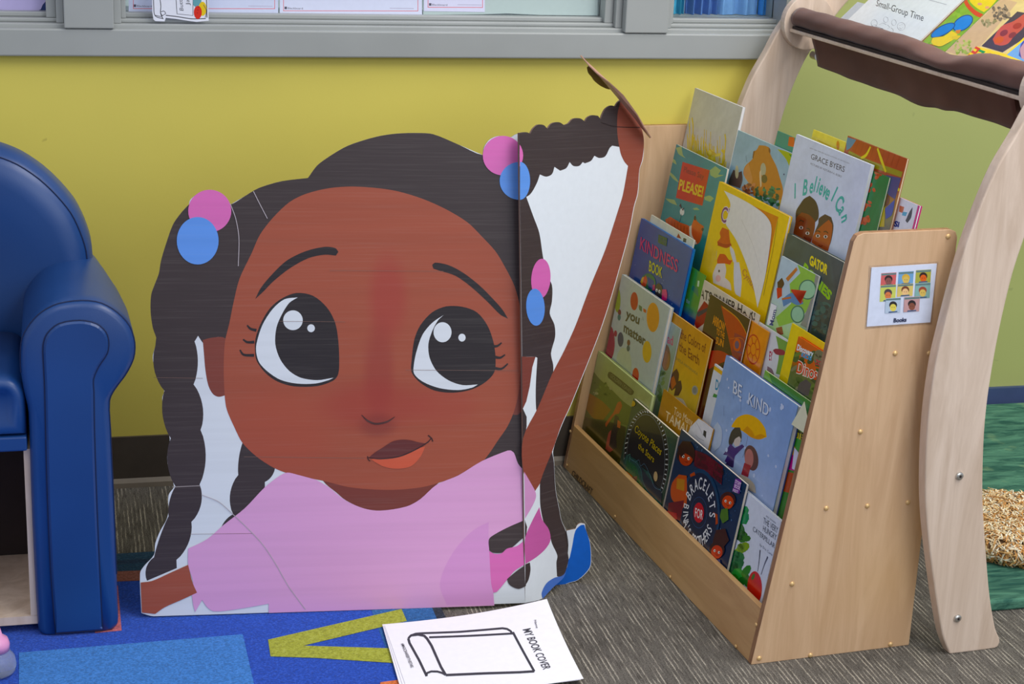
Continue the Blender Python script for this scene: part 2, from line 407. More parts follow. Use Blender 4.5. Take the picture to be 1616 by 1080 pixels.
RU.px(rug, [(423, 1010.5), (633.7, 962), (642, 981), (479, 1020), (625, 1024.5), (629, 1048), (500, 1039.5), (427, 1037)], (166, 172, 44), smooth=False)
RU.px(rug, [(600, 1078), (645, 1072), (700, 1130), (600, 1130)], (226, 116, 48), smooth=False)
tag(rug.build('area_rug', M['rug']), 'blue area rug with olive and light blue printed shapes on the carpet', 'rug')

# ------------------------------------------------------------------ cardboard cutout of a cartoon girl
ba, bb = fl((243, 973), .0075), fl((829, 952), .0075); du = (bb-ba).normalized(); LEAN = R(8)
hn = du.cross(Vector((0, 0, 1))); 
if hn.y > 0: hn = -hn
dv = (Vector((0, 0, 1))*math.cos(LEAN) - hn*math.sin(LEAN)).normalized()
MP = Plane(bb, du, dv)                                   # main panel, origin at the foot of the fold
WH = R(37); wu = Vector((math.cos(WH), math.sin(WH), 0)); wn0 = wu.cross(dv); wv = dv
WP = Plane(bb, wu, (dv - wu*dv.dot(wu)).normalized())    # side wing, hinged on the fold
MP.st = WP.st = .00003
CM = Matrix((du, -MP.n, dv)).transposed().to_4x4(); CM.translation = bb
cut = thing('cardboard_cutout', 'large cardboard cutout of a cartoon girl with dark braids and pink shirt', 'cutout', CM)
CI = CM.inverted()
SK, HR, WT, PK, HP, BL = (150, 74, 52), (56, 46, 46), (204, 209, 214), (206, 150, 192), (202, 98, 166), (86, 138, 212)
SKD = (112, 52, 42); EYE = (38, 32, 34)
def board(mb, PL, px, th=.003, edge=(104, 84, 74), front=WT, mi=1, smooth=True):
    q = [PL.to(p) for p in (sm(px, 4) if smooth else px)]
    tr = tessellate_polygon([[Vector((a[0], a[1], 0)) for a in q]])
    fr = [PL.at(a, 0) for a in q]; bk = [PL.at(a, -th) for a in q]; n = len(q)
    mb.add(fr, [tuple(t) for t in tr], front, mi); mb.add(bk, [tuple(t) for t in tr], edge, mi)
    mb.add(fr+bk, [(i, (i+1) % n, n+(i+1) % n, n+i) for i in range(n)], edge, mi)
outer_left = [(248,539),(241,517),(237.6,491),(238.7,465),(245,447),(250.6,432),(254,412),(262,385),(273,354.6),(286,336),(299,322)]
top = [(364,323),(386,310),(408.5,297),(445.6,286),(486,281),(500,262),(520,247),(549.6,230),(594,216),(626,211),(660,210),(684,212),(723,228),(762,245)]
main_out = ([(223,968),(221,905),(228,893),(243,876),(245,858),(253,838),(263,820),(266,806),(266,782),(275,769),(272,757),(265,736),(264,717),(268,693),
 (259,658),(256,628.5),(259,616.6),(247,591),(241,565),(245,547)] + outer_left +
 [(298,323),(300,316),(308,308.5),(320,301.6),(333,300),(347,304),(359,315)] + top +
 [(762,243),(764,232),(772,221),(783,215.5),(797,214.8),(806,216.5),(812,213),(818.8,210.5),(829,952),(243,973)])
mb = MB()
board(mb, MP, main_out)
X = lambda pts, c, **k: MP.px(mb, pts, c, 0, **k)
FX = 820
# braids and hair
def lobes(cs):
    o = []
    for (a, h), (b_, _) in zip(cs, cs[1:]):
        dx, dy = b_[0]-a[0], b_[1]-a[1]; L_ = math.hypot(dx, dy)
        for k in range(9):
            t_ = k/9; f = h*math.sin(math.pi*t_)**.75 if h else 0; o.append((a[0]+dx*t_-dy/L_*f, a[1]+dy*t_+dx/L_*f))
    o.append(cs[-1][0]); return o
bl_left = lobes([((245,547), 9), ((259.5,617), 8), ((269.5,692), 9), ((277,768), 4), ((266,815), 2), ((243,880), 7), ((232,917), 0)])
bl_right = lobes([((279,897), 0), ((278.5,884), 8), ((302,824), 9), ((315,765), 9), ((316.5,679), 9), ((305.5,607), 6), ((307,539), 0)])
braidL = bl_left + bl_right + [(300,500),(250,500)]
X(braidL, HR, smooth=False)
MP.line(mb, [(272, 769), (292, 768), (315, 767)], .0012, (150, 140, 136))
X(lobes([((384,696), 3), ((376,750), 9), ((368,812), 3), ((349,834), 0)])+[(380,815)]+lobes([((390,800), 3), ((418,770), 0), ((418,761), 4), ((434,737), 0)])+[(415,700)], HR, smooth=False)
hair = outer_left + [(330,330)] + top + [(790,240),(818.6,232),(828.8,750),(812,760),(756,742),(700,600),(500,500),(362,538),(349,532),(330,534),(323,545),(317,537),(312.6,530),(307,539),(300,545),(270,545),(245,547)]
X(hair, HR, corner=40)
# ears
X([(320,537),(322,560),(324,583),(328.6,608),(336,622),(345,626.5),(356,624),(362,580),(360,536),(349,532),(330,534)], (120,58,46))
X([(818,566),(826.5,560),(827.4,646),(817,655),(810,655)], (114,56,46), smooth=False)
# neck then face
X([(490,735),(514,764),(530,777),(546,790),(574,803),(600,807),(641,801),(663,790),(686,768),(712,745),(650,700),(560,700)], SKD)
face = [(397,400),(410,371),(431,343.5),(457,319),(483,306),(520,297),(557,294.5),(600,297.5),(630,302.6),(667,314),(704,330.5),(737.6,351),(760,373),(782,397),(796,420),(812,452),(821,487),(825.2,530),(825.5,566),(821,588),(819,617),(812,647),(801,673),(786,695),(772,716),(756,735),(735,748),(693,762),(667,769),(630,773),(593,773),(550,769),(514,760),(494,756),(453,747),(431,738),(405,721),(382.5,699),(371,677),(358,647),(354.6,625),(353,580),(355,540),(362,510),(368,480),(378,440)]
q = [MP.to(p) for p in sm(face, 4)]; MP.poly(mb, q, SK, 2)
# eyes
dkL = [(403,561.6),(403,535.6),(412,509.7),(427,485.5),(445.6,470.7),(468,462.5),(494,467),(516,485.5),(529,509.7),(534,539),(535.4,572.8),(533.6,591),(526.5,600.6),(501,609.5),(464,610),(438,602.5),(419.6,589.5),(406.6,572.8)]
X(dkL, EYE)
X([(469.7,469.6),(449,472.5),(430.7,487.4),(414,513.4),(404.8,543),(404.6,558),(409.4,572.8),(422.4,586.6),(442,599.4),(468,605.5),(497.6,605.5),(519,600),(526.5,596.3),(501,600.2),(475,596.5),(456.7,585.8),(442,567),(434.4,543),(436.3,517),(445.6,494.8),(456.7,478)], WT)
X(ell(462.3,505.6,15.4,15.6), WT, smooth=False); X(ell(490.9,518.2,6,6.2,24), WT, smooth=False)
dkR = [(649.6,587.6),(649.6,569),(654,535.6),(663.4,513.4),(682,493),(704,483.7),(730,484.4),(752.5,493),(769,513.4),(778.5,539),(782,565),(780,587.6),(767,602.5),(745,614.6),(715,620),(685.6,616.5),(663,604)]
X(dkR, EYE)
X([(699.8,497.4),(682,509.7),(667,528),(657.5,554),(653,576.5),(653.5,590),(667,602.5),(693,612.6),(722.8,615.8),(745,612),(754,607),(730,608),(708,600.6),(689,585.8),(678,565),(676,543),(682,522.7),(691,506)], WT)
X(ell(698.3,524.5,14.2,15.8), WT, smooth=False); X(ell(729,533,5.7,6.2,24), WT, smooth=False)
X([(403,471.8),(412,454),(430.7,431.7),(453,411),(482.7,396.4),(512.4,389.7),(529,391.6),(534,397.5),(530,403.5),(512.4,402),(486.4,407.6),(456.7,424),(430.7,444.7),(415.9,460)], EYE)
X([(682,418),(687,414.6),(708,418.7),(730,430),(756,450),(778.5,472.5),(793,489),(801.5,503),(789.6,496.7),(771,478),(745,454),(719,435.4),(693,427),(684,424)], EYE)
for l in ([(389.9,513.4),(395.4,519),(404.7,521.5)],[(383.6,535.7),(389.9,540),(401.3,540)],[(378.7,552.4),(384.3,559.8),(401,561)],[(791.5,541),(785,546),(776,546.8)],[(797,559.8),(789.6,564.6),(780,563.5)],[(801.5,574),(791.5,582),(779,581)]):
    MP.line(mb, l, [.0022, .0036, .0048], EYE)
MP.line(mb, [(570.5,655),(580,664),(593,669),(611,665.6),(623,658)], [.001,.0028,.0032,.0028,.001], (70,38,36))
X([(585,725),(604,736),(626,740),(648.5,736),(663.4,721),(671,705),(650,709),(620,719)], (190,82,54))
X([(581.7,722.4),(592,714),(604,706.5),(619,697),(633.7,694),(648.5,695),(659.7,698),(672.7,700),(656,709),(630,719.5),(600,724)], (92,40,38))
MP.line(mb, [(580,722.4),(600,724.3),(630,720.5),(656,709.5),(675,698),(681,691)], [.0012,.002,.0022,.0022,.002,.0016], (58,28,28))
MP.line(mb, [(675.5,687),(681,692),(683,697)], .002, (58,28,28)); MP.line(mb, [(580,720),(581,725),(584,728)], .0016, (58,28,28))
# shirt, arm, ribbon
shirt = [(453,746),(468,749),(494,756),(500,758),(518.6,769),(544.6,789.5),(574,802.5),(600,806),(641,799.6),(663,788),(689,765),(723,750.5),(760,728),(800,711.5),(806,711),(811,715),(817.5,732),(828,747),(828.9,820),(775,847),(771,853),(772,870),(778.5,936),(780,956),(424,967.5),(424,953),(371,962),(338,965),(327,958.5),(319,947),(308,966),(305,955),(303,938),(304.5,918),(297,892),(297,866),(327,851),(353,828.5),(386,802.5),(418,769),(440,752)]
X(shirt, PK, corner=42)
X([(705,955),(694,925),(702,895),(722,862),(748,836),(771,824),(771,853),(772,870),(778,932),(779,955)], (200,138,190), smooth=True)
X([(222,919.5),(240,917),(267,905),(297,891.5),(300,905),(304,920),(311,935.5),(286,947),(260,958.5),(245,969),(224,967)], SK, corner=35)
X([(828.9,820.5),(800,833),(775,847),(771,853),(772,869),(778,872.5),(791.5,872.5),(808,864),(822,852),(829,846)], HR, corner=40)
X([(772,870),(780,874),(791,873.5),(800,866),(815.6,862),(829.4,851),(829.6,890),(812,901),(801,914),(784,934),(778.5,935.5),(775,921)], HP, corner=40)
X([(829.5,891.6),(815.6,901),(800,914),(803,922),(810,927),(819,929.5),(829.8,925)], HR, corner=40)
# beads
X(ell(331,333,34,33.5), HP, smooth=False); X(ell(312,380,33,37.5), BL, smooth=False)
cl = lambda pts, x0, x1: [p for p in clip(pts, (x0, x1, 0, 1080))]
X(cl(ell(793.5,245.6,31.8,31.2), 0, 819.2), HP, smooth=False); X(cl(ell(820.3,285.5,32,30), 0, 819.9), BL, smooth=False)
# creases in the card
for l in ([(243,596),(320,597)], [(385,721),(575,723)], [(300,843),(398,842)], [(640,584),(818,585)], [(440,507),(545,508)], [(520,427),(700,428)]): MP.line(mb, l, .0005, (124,96,86))
for l in ([(364, 323), (372, 345), (377, 375), (376, 420)], [(400, 302), (410, 322), (422, 345)], [(368, 812), (395, 838), (415, 860), (435, 890), (455, 925), (482, 962)], [(318, 781), (345, 792), (368, 812)]):
    MP.line(mb, l, .0011, (170, 160, 164))
def bl(p, rx, rz, st_, c): q = MP.to(p); return (q[0], q[1], rx, rz, st_, c)
main = mb.build('main_panel', [boardmat('printed_board', None), boardmat('cardboard', None),
    boardmat('printed_face', [bl((612, 470), .045, .10, .55, (150, 50, 46)), bl((598, 590), .036, .12, .5, (134, 44, 42)), bl((590, 640), .13, .06, .55, (146, 50, 42)), bl((596, 672), .045, .03, .45, (108, 44, 40)), bl((700, 640), .08, .05, .3, (150, 52, 46)), bl((430, 690), .14, .12, .3, (162, 66, 46))])], cut, inv=CI)
# side wing
wing_out = [(819,210),(830.5,208.7),(837,211),(841.6,203),(849,197),(858,197.5),(864,203.5),(871,195),(882.5,193),(890,197.5),(897,195),(904.7,187.5),(916,187),(923,192),(927,185.7),(934.4,182),(943.7,182.7),(948,188.5),(951,180),(956,171.5),(964,166.7),(971,168),(975,161.5),(979,158),(986,162),(994,167),(1008.7,193),(1014,212),(1016,237.6),(1014,254),(1009.5,267),(1007,304.5),(1001,326.7),(994,364),(983,405.7),(964,472.5),(945.6,528),(919.6,594),(901,640),(886.5,672),(873,711),(874.5,730),(877,773),(882.5,802.5),(886,821),(894,840),(897,852),(898,866),(895,895),(884,912),(872,926),(856,945),(829,952)]
mb = MB(); board(mb, WP, wing_out)
X = lambda pts, c, **k: WP.px(mb, pts, c, 0, **k)
X([(819,210),(830.5,208.7),(837,211),(841.6,203),(849,197),(858,197.5),(864,203.5),(871,195),(882.5,193),(890,197.5),(897,195),(904.7,187.5),(916,187),(923,192),(927,185.7),(934.4,182),(943.7,182.7),(948,188.5),(951,180),(956,171.5),(964,166.7),(971,168),(975,161.5),(979,158),(984,200),(977,232),(966,230),(962,234),(955,247),(945.6,249.5),(938,246),(932.6,254),(923,258),(919.6,256),(914,262),(904.7,262),(899,256),(893.6,265.5),(884,269.6),(875,263.6),(871,275),(862,279),(852,275.5),(847,289.6),(836,307.5),(820.5,315)], HR)
X([(820.4,312),(830.5,311),(841.6,341.6),(851,367.6),(856,400),(862,432),(871,450),(871,476),(867.6,495),(875,513),(876,532),(869.5,558),(873,576.5),(872.4,591),(862,617),(849,654),(846,645),(845.5,610),(848,565),(845,563.5),(824,563)], HR)
X([(823.6,563),(845,563.5),(840,580),(836,610),(830.5,634),(824.8,646)], (114,56,46), smooth=False)
X([(824.6,644),(831,658),(831,673),(829,688),(825.5,700)], HR, smooth=False)
X([(825.3,692),(849,643.3),(871,591),(890,554),(908.4,513.4),(930.7,454),(955,394.6),(969.7,350),(976,330),(982.7,308),(991,262),(985,255),(979,241),(974,208),(974.5,180),(979,160),(986,163),(994,168),(1008.7,194),(1015.4,215),(1015.5,237.6),(1013,254),(1009,267),(1006,304.5),(1000,326.7),(993,364),(982,405.7),(963,472.5),(944.6,528),(918.6,594),(900,640),(885.5,672),(872,711),(852.7,762),(843.5,776.5),(826.5,747)], (132,66,50))
X([(852.7,760),(871,713),(874,730),(876.5,773),(882,802.5),(885.5,821),(893,839.7),(895.5,856),(897.5,880.5),(892,903),(886,912),(879,910),(878,888),(879.5,877),(871,858),(866,839.7),(858,825),(852.7,799),(852,776.5)], HR)
X([(827.2,745),(836,760),(845,777),(845.5,786),(840,799),(828.4,819)], (196,138,184))
X([(828.3,851),(838,826),(851,800.7),(856,821),(866,836),(868.5,853),(860,867.5),(845,880.5),(829,890.5)], (184,84,150))
X([(828.2,821),(831.6,832),(830.5,843),(828.4,849.5)], HR, smooth=False)
X([(828.8,891),(836,888),(837,900),(834,915),(829.2,924)], HR)
X(cl(ell(793.5,245.6,31.8,31.2), 819.8, 900), HP, smooth=False); X(cl(ell(820.3,285.5,16,30), 820.4, 900), BL, smooth=False)
X(ell(853.3,440,15.2,31.5, rot=4), (196,92,162), smooth=False); X(ell(844.7,485,14.6,29.3, rot=-3), (80,132,208), smooth=False)
X([(856,945.5),(854.6,936),(862,921),(875,912),(886,909.5),(892,904),(895,897),(889,912),(872,928)], (66,106,184))
WP.line(mb, [(948, 193), (966, 199), (988, 201), (1010, 201)], .0012, (40, 26, 26))
mb.build('side_wing', [boardmat('printed_wing_board', None), M['paper']], cut, inv=CI)
# the wing's lower corner curls towards the room
E2 = WP.at(WP.to((896, 868)), .001); cu2 = Vector((math.cos(R(4)), math.sin(R(4)), 0))
CP = Plane(E2, cu2, (0, 0, 1)); CP.st = .0001; mb = MB()
board(mb, CP, [(897,860),(894,838),(908,835),(911,829),(916,826),(923,827),(925,838),(930.7,854.5),(933,876),(931,897),(912,916),(893.6,922),(871,938),(857,945.3),(872,925),(884,911),(892,900)], .003)
CP.px(mb, [(897,884),(899,880),(903,862),(908,838),(916,829.5),(922,828.5),(925,838),(930.4,855),(932.4,876),(930.4,896),(912,915.3),(893.6,921.4),(871,937),(858,944.5),(872,924),(884,910.5),(892,901)], (66,106,184))
mb.build('curled_corner', [M['print'], M['paper']], cut, inv=CI)
# torn flap at the raised hand, bent back nearly edge-on
fp = [(912,88),(920,97),(927,106),(937,116),(946,123),(957,131),(966,141),(975,152),(983,164),(997,183),(1009,202),(1022,218)]
mb = MB(); fr, bk = [], []
for i, p in enumerate(fp):
    a = hit(p, WP.at(WP.to((985, 165))), WP.n); vd = ray(p).normalized(); fr.append(a+WP.n*.004)
    s_ = .010+.035*math.sin(math.pi*(i+1)/13); side = Vector((1, .0, .35))
    bk.append(a+WP.n*.004 - vd*s_ + side*(.0008 if i < 6 else .0055*math.sin(math.pi*(i-5)/6.5)))
mb.prism(fr+bk[::-1], [p+Vector((.0018, .0, .0006)) for p in fr+bk[::-1]], (176, 140, 124), 0)
LP = Plane(fr[3], wu, (0, 0, 1)); lb = [(926,106),(930,104),(944,117),(958,130),(967,140.5),(960,141),(952,138),(945,134),(937,127),(933,121),(928,115)]
LP.px(mb, lb, (134, 116, 66))
mb.build('torn_flap', M['print'], cut, inv=CI)
mb = MB()   # folding easel leg behind the main panel
e0 = MP.at((-.3, .45), -.006); mb.box(-.34, -.26, .012, .016, .02, .46, (170, 140, 104)); 
o_ = mb.build('easel_strut', M['paper'], cut); o_.location = (0, 0, 0); o_.rotation_euler = (R(-14), 0, 0); o_.location = (0, .0, .0)

# ------------------------------------------------------------------ sheets on the floor
c4 = [fl((607, 988), .0105), fl((863, 946), .03), fl((921, 1073), .010), fl((650, 1112), .0095)]   # TL TR BR BL
PH = [(607, 988), (863, 946), (921, 1073), (650, 1112)]
def homog(src):
    import numpy as np
    A_, B_ = [], []
    for (x, y), (u, v_) in zip(src, ((0, 1), (1, 1), (1, 0), (0, 0))):
        A_ += [[x, y, 1, 0, 0, 0, -u*x, -u*y], [0, 0, 0, x, y, 1, -v_*x, -v_*y]]; B_ += [u, v_]
    h = np.linalg.solve(np.array(A_), np.array(B_)); return list(h)+[1]
hp = homog(PH)
def puv(p): w_ = hp[6]*p[0]+hp[7]*p[1]+1; return ((hp[0]*p[0]+hp[1]*p[1]+hp[2])/w_, (hp[3]*p[0]+hp[4]*p[1]+hp[5])/w_)
def sheet(name, lab, dz, rot, off, art=False):
    ctr = sum(c4, Vector())/4; mb = MB(); n = 14
    def S(u, v_, k=0):
        p = c4[3]*(1-u)*(1-v_) + c4[2]*u*(1-v_) + c4[0]*(1-u)*v_ + c4[1]*u*v_
        z = .0098 + dz + .019*(u*v_)**2.2 + k*.00010; q = Vector((p.x-ctr.x, p.y-ctr.y, 0)); q.rotate(Matrix.Rotation(R(rot), 3, 'Z')); return Vector((ctr.x+q.x+off[0], ctr.y+q.y+off[1], z))
    vs = [S(i/n, j/n) for j in range(n+1) for i in range(n+1)]
    fs = [(j*(n+1)+i, j*(n+1)+i+1, (j+1)*(n+1)+i+1, (j+1)*(n+1)+i) for j in range(n) for i in range(n)]
    mb.add(vs, fs, (226, 226, 236))
    if art:
        K = (52, 52, 60); k = [0]
        def ln(c, pts, wd, closed=False):
            q = []; pp = P(c, pts)
            if closed: pp.append(pp[0])
            for a, b_ in zip(pp, pp[1:]):
                for t_ in range(6): q.append((a[0]+(b_[0]-a[0])*t_/6, a[1]+(b_[1]-a[1])*t_/6))
            q.append(pp[-1]); k[0] += 1
            o_ = [puv(x) for x in stroke(q, wd)]; m_ = len(o_)//2
            mb.add([S(a, b_, k[0]) for a, b_ in o_], [(i, i+1, 2*m_-2-i, 2*m_-1-i) for i in range(m_-1)], K)
        ln('8', [(385,885),(395,872),(415,863),(440,860),(600,850),(780,833),(800,836),(815,845),(825,858)], 3.5)
        ln('8', [(385,885),(390,905),(430,980),(462,1050)], 3.8); ln('8', [(825,850),(915,1025)], 3.8)
        ln('8', [(470,878),(640,868),(825,856)], 3.2); ln('8', [(395,872),(425,867),(450,872),(462,885),(480,915),(520,1010),(540,1045)], 3.8)
        ln('8', [(540,1045),(700,1036),(850,1030),(915,1025)], 3.8)
        ln('8', [(462,1050),(462,1038),(480,1030),(505,1030),(525,1036),(540,1045)], 3.0)
        def tx(st_, p0, p1, p2, bold):
            v2, f2 = text_mesh(st_, bold); x0 = min(v[0] for v in v2); x1 = max(v[0] for v in v2); k[0] += 1; o_ = []
            (p0, p1, p2) = P('8', [p0, p1, p2])
            for x, y in v2:
                t_ = (x-x0)/(x1-x0); h_ = y/.72; o_.append(S(*puv((p0[0]+(p1[0]-p0[0])*t_+(p2[0]-p0[0])*h_, p0[1]+(p1[1]-p0[1])*t_+(p2[1]-p0[1])*h_)), k[0]))
            mb.add(o_, f2, K)
        tx('MY BOOK COVER', (868,840), (955,1018), (905,833), .006); tx('Name', (919,800), (928,834), (930,799), 0)
        tx('#MAGICSHAREBYTHESTARS', (356,912), (398,1016), (368,909), .01)
    tag(mb.build(name, M['paper'], smooth=False), lab, 'paper', 'sheets of paper lying in front of the cutout')
sheet('paper_sheet', 'bottom sheet of the white paper stack on the rug', 0, -1.6, (-.006, .003))
sheet('paper_sheet', 'middle sheet of the white paper stack on the rug', .0008, -.8, (-.003, .001))
sheet('paper_sheet', 'top white sheet printed with a book outline and MY BOOK COVER', .0016, 0, (0, 0), True)
# ------------------------------------------------------------------ bookcase
TH = .07722; eX = Vector((math.sin(TH), -math.cos(TH), 0)); eY = Vector((math.cos(TH), math.sin(TH), 0)); BO = fl((1185, 1050))
BM = Matrix((eX, eY, Vector((0, 0, 1)))).transposed().to_4x4(); BM.translation = BO; BI = BM.inverted()
bc = thing('book_display_case', 'maple plywood tiered book display case packed with picture books', 'bookcase', BM)
T = .155; BW_ = .872; PT = .012
def prof(): 
    o = [(0, 0), (.2835, 0), (.2835, .683), (.2795, .692), (.270, .696), (.122, .696), (.112, .692), (.107, .683)]
    return o
for x1, nm in ((0, 'side_panel'), (-BW_+PT, 'side_panel')):
    mb = MB(); a = [(x1, y, z) for y, z in prof()]; b_ = [(x1-PT, y, z) for y, z in prof()]
    mb.prism(a, b_, mi=1); mb.m[-1] = 0; mb.m[-2] = 0
    mb.build(nm, [M['maple'], M['ply_edge']], bc, bevel=.0012, recalc=True)
mb = MB(); z1 = .092
mb.prism([(-BW_+PT, 0.001, 0), (-BW_+PT, T*z1, z1), (-BW_+PT, T*z1+.0095, z1), (-BW_+PT, .0105, 0)], [(-PT-.0002, 0.001, 0), (-PT-.0002, T*z1, z1), (-PT-.0002, T*z1+.0095, z1), (-PT-.0002, .0105, 0)])
kick = mb.build('kick_board', M['maple_x'], bc, bevel=.001, recalc=True)
KP = Plane(BO-eY*.0002+eX*(-BW_/2), eX, (eY*T+Vector((0, 0, 1)))); mb = MB()
KP.text(mb, 'CHILDCRAFT', (901.5, 750), (933, 781), (904, 741.5), (60, 48, 34), .01)
tx = mb.build('brand_lettering', M['print'], bc, inv=BI)
RZ = [(.012, .0105, .0280), (.13, .0295, .0465), (.24, .0478, .0620), (.36, .0635, .0885), (.47, .0905, .118)]   # ledge height, front and back offset of each tier
for i, (z, a, b_) in enumerate(RZ):
    mb = MB(); mb.box(-BW_+PT+.0002, -PT-.0002, a, b_, z-.008, z-.0004, sh=T); mb.build('tier_ledge', M['maple_x'], bc)
    top = RZ[i+1][0]-.0085 if i < 4 else .66
    mb = MB(); mb.box(-BW_+PT+.0002, -PT-.0002, b_+.0002, b_+(.0012 if i < 4 else .008), z-.008, top, sh=T); mb.build('tier_riser' if i < 4 else 'back_board', M['maple_x'], bc)
mb = MB(); mb.lathe((0, 0, 0), [(.0001, .0024), (.0022, .0022), (.0040, .0008), (.0042, -.001), (.0001, -.001)], 12, axis='x')
s0 = mb.build('screw', M['brass'], bc, smooth=True)
SP = Plane(BO, eY, (0, 0, 1)); first = True
for p in P('9', [(490,968),(708,955),(1048,908),(630,652),(775,330),(950,320),(1122,305),(920,5)])+P('6', [(1068,560),(1212,560),(1293,63)]):
    q = SP.to(p); sgn = SP.u.dot(eY)
    s_ = s0 if first else copy_part(s0, bc); first = False; s_.location = (0.0003, q[0], q[1])
for p in P('9', [(478,825),(392,917),(113,622)])+P('a8', [(68,515),(408,880)])+[(900.5, 681)]:
    h_ = BI @ hit(p, BO, eY-Vector((0, 0, T))); s_ = copy_part(s0, bc, h_ + Vector((0, -.0004, 0))); s_.rotation_euler = (0, 0, R(-90)); s_.scale = (.8, .8, .8)

# ------------------------------------------------------------------ picture books
class Book:
    def __init__(s, lab, off, tl, tr, base, th, col, edge=(216, 206, 190), xl=None, xr=None, gloss=True, rows=None, board=False, hgt=None, spine=None, pl=None, v0=0, grp='picture books in the maple display case'):
        s.pl = Plane(BO+eY*off, eX, (Vector((0, 0, 1))+eY*T)); s.pl.u, s.pl.v = eX, (Vector((0, 0, 1))+eY*T).normalized()
        if pl: s.pl = pl
        a, b_ = s.pl.to(tl), s.pl.to(tr); x0 = a[0] if xl is None else xl; x1 = b_[0] if xr is None else xr
        if not pl: x0 = max(x0, -BW_+PT+.0012-s.pl.o.dot(eX)+BO.dot(eX)); x1 = min(x1, -PT-.0012)
        cs = math.sqrt(1+T*T)
        v1 = (a[1]+b_[1])/2; v0 = v0 if pl else ((base+th*T+.0004)*cs if hgt is None else v1-hgt)
        pass
        c = s.pl.o+s.pl.u*(x0+x1)/2+s.pl.v*v0; s.M = Matrix((s.pl.u, -s.pl.n, s.pl.v)).transposed().to_4x4(); s.M.translation = c; s.MI = s.M.inverted()
        s.t = thing('picture_book', lab, 'book', s.M, grp)
        w_, h_ = (x1-x0)/2, v1-v0; s.box = (x0, x1, v0, v1); s.pl.box = s.box; s.w, s.h, s.th = x1-x0, h_, th
        ct = .0016 if board else .0006; mb = MB(); sc_ = col if isinstance(col, tuple) else col[0][1]
        sp = spine or sc_
        mb.box(-w_, w_, 0.0, ct, 0, h_, sc_); mb.box(-w_, w_, th-ct, th, 0, h_, sp); mb.box(-w_, -w_+ct, ct, th-ct, 0, h_, sp)
        s.mb = MB(); s.mb.v = [tuple(s.M @ Vector(v)) for v in mb.v]; s.mb.f = mb.f; s.mb.c = mb.c; s.mb.m = mb.m
        s.gloss = gloss; ins = .0016 if board else .0004
        pg = MB(); pg.box(-w_+ct, w_-ins, ct+.0001, th-ct-.0001, .001, h_-ins, edge); s.pages = pg
        if not isinstance(col, tuple):
            n, k = 10, 14; rnd = random.Random(len(lab)); s.pl.k = 1; vs = []; cs_ = []
            for j in range(k+1):
                for i in range(n+1):
                    vs.append(s.pl.at((x0+(x1-x0)*i/n, v0+(v1-v0)*j/k), STEP)); t_ = 1-j/k
                    for (ta, ca), (tb, cb) in zip(col, col[1:]):
                        if ta <= t_ <= tb: f = (t_-ta)/(tb-ta); cc = [ca[q]+(cb[q]-ca[q])*f for q in (0, 1, 2)]; break
                    g = rnd.uniform(-6, 6); cs_.append(tuple(max(0, min(255, q+g)) for q in cc))
            b0 = len(s.mb.v); s.mb.v += [tuple(v) for v in vs]
            for j in range(k):
                for i in range(n):
                    f = [j*(n+1)+i, j*(n+1)+i+1, (j+1)*(n+1)+i+1, (j+1)*(n+1)+i]; s.mb.f.append([b0+q for q in f]); s.mb.c.append(tuple(cs_[q] for q in f)); s.mb.m.append(0)
    def p(s, c, pts, col, **k): s.pl.px(s.mb, P(c, pts), col, **k); return s
    def r(s, u0, u1, v0, v1, col):     # a rectangle in fractions of the cover
        B = s.box; f = lambda u, v: (B[0]+(B[1]-B[0])*u, B[2]+(B[3]-B[2])*v); s.pl.poly(s.mb, [f(u0, v0), f(u1, v0), f(u1, v1), f(u0, v1)], col); return s
    def e(s, c, cx, cy, rx, ry, col, rot=0):
        s.pl.px(s.mb, P(c, ell(cx, cy, rx, ry, 28, rot=rot)), col, smooth=False); return s
    def ring(s, c, cx, cy, rx, ry, wd, col, n=28):
        a = P(c, ell(cx, cy, rx, ry, n)); s.pl.line(s.mb, a+[a[0]], wd, col, smooth=False); return s
    def l(s, c, pts, wd, col): s.pl.line(s.mb, P(c, pts), wd, col); return s
    def t_(s, c, st_, p0, p1, p2, col, bold=0): q = P(c, [p0, p1, p2]); s.pl.text(s.mb, st_, q[0], q[1], q[2], col, bold); return s
    def ltr(s, c, ch, x, y, rot, h, col, bold=0, wsc=.74):
        vs, fs = text_mesh(ch, bold); o_ = s.pl.to(P(c, [(x, y)])[0]); s.pl.k += 1; ca, sa = math.cos(R(rot)), math.sin(R(rot)); x0 = min(v[0] for v in vs)
        s.mb.add([s.pl.at((o_[0]+((px-x0)*wsc*ca-py*sa)*h/.72, o_[1]+((px-x0)*wsc*sa+py*ca)*h/.72), s.pl.k*s.pl.st) for px, py in vs], fs, col); return s
    def dots(s, n, col, seed, rad=.0012, reg=(0, 1, 0, 1), var=.5):
        rnd = random.Random(seed); B = s.box
        for _ in range(n):
            u = reg[0]+(reg[1]-reg[0])*rnd.random(); v_ = reg[2]+(reg[3]-reg[2])*rnd.random(); r_ = rad*(1-var+2*var*rnd.random())
            c = (B[0]+(B[1]-B[0])*u, B[2]+(B[3]-B[2])*v_); s.pl.k -= 0; s.pl.poly(s.mb, ell(c[0], c[1], r_, r_*rnd.uniform(.6, 1.2), 7), col, h=(s.pl.k+1)*STEP)
        s.pl.k += 1; return s
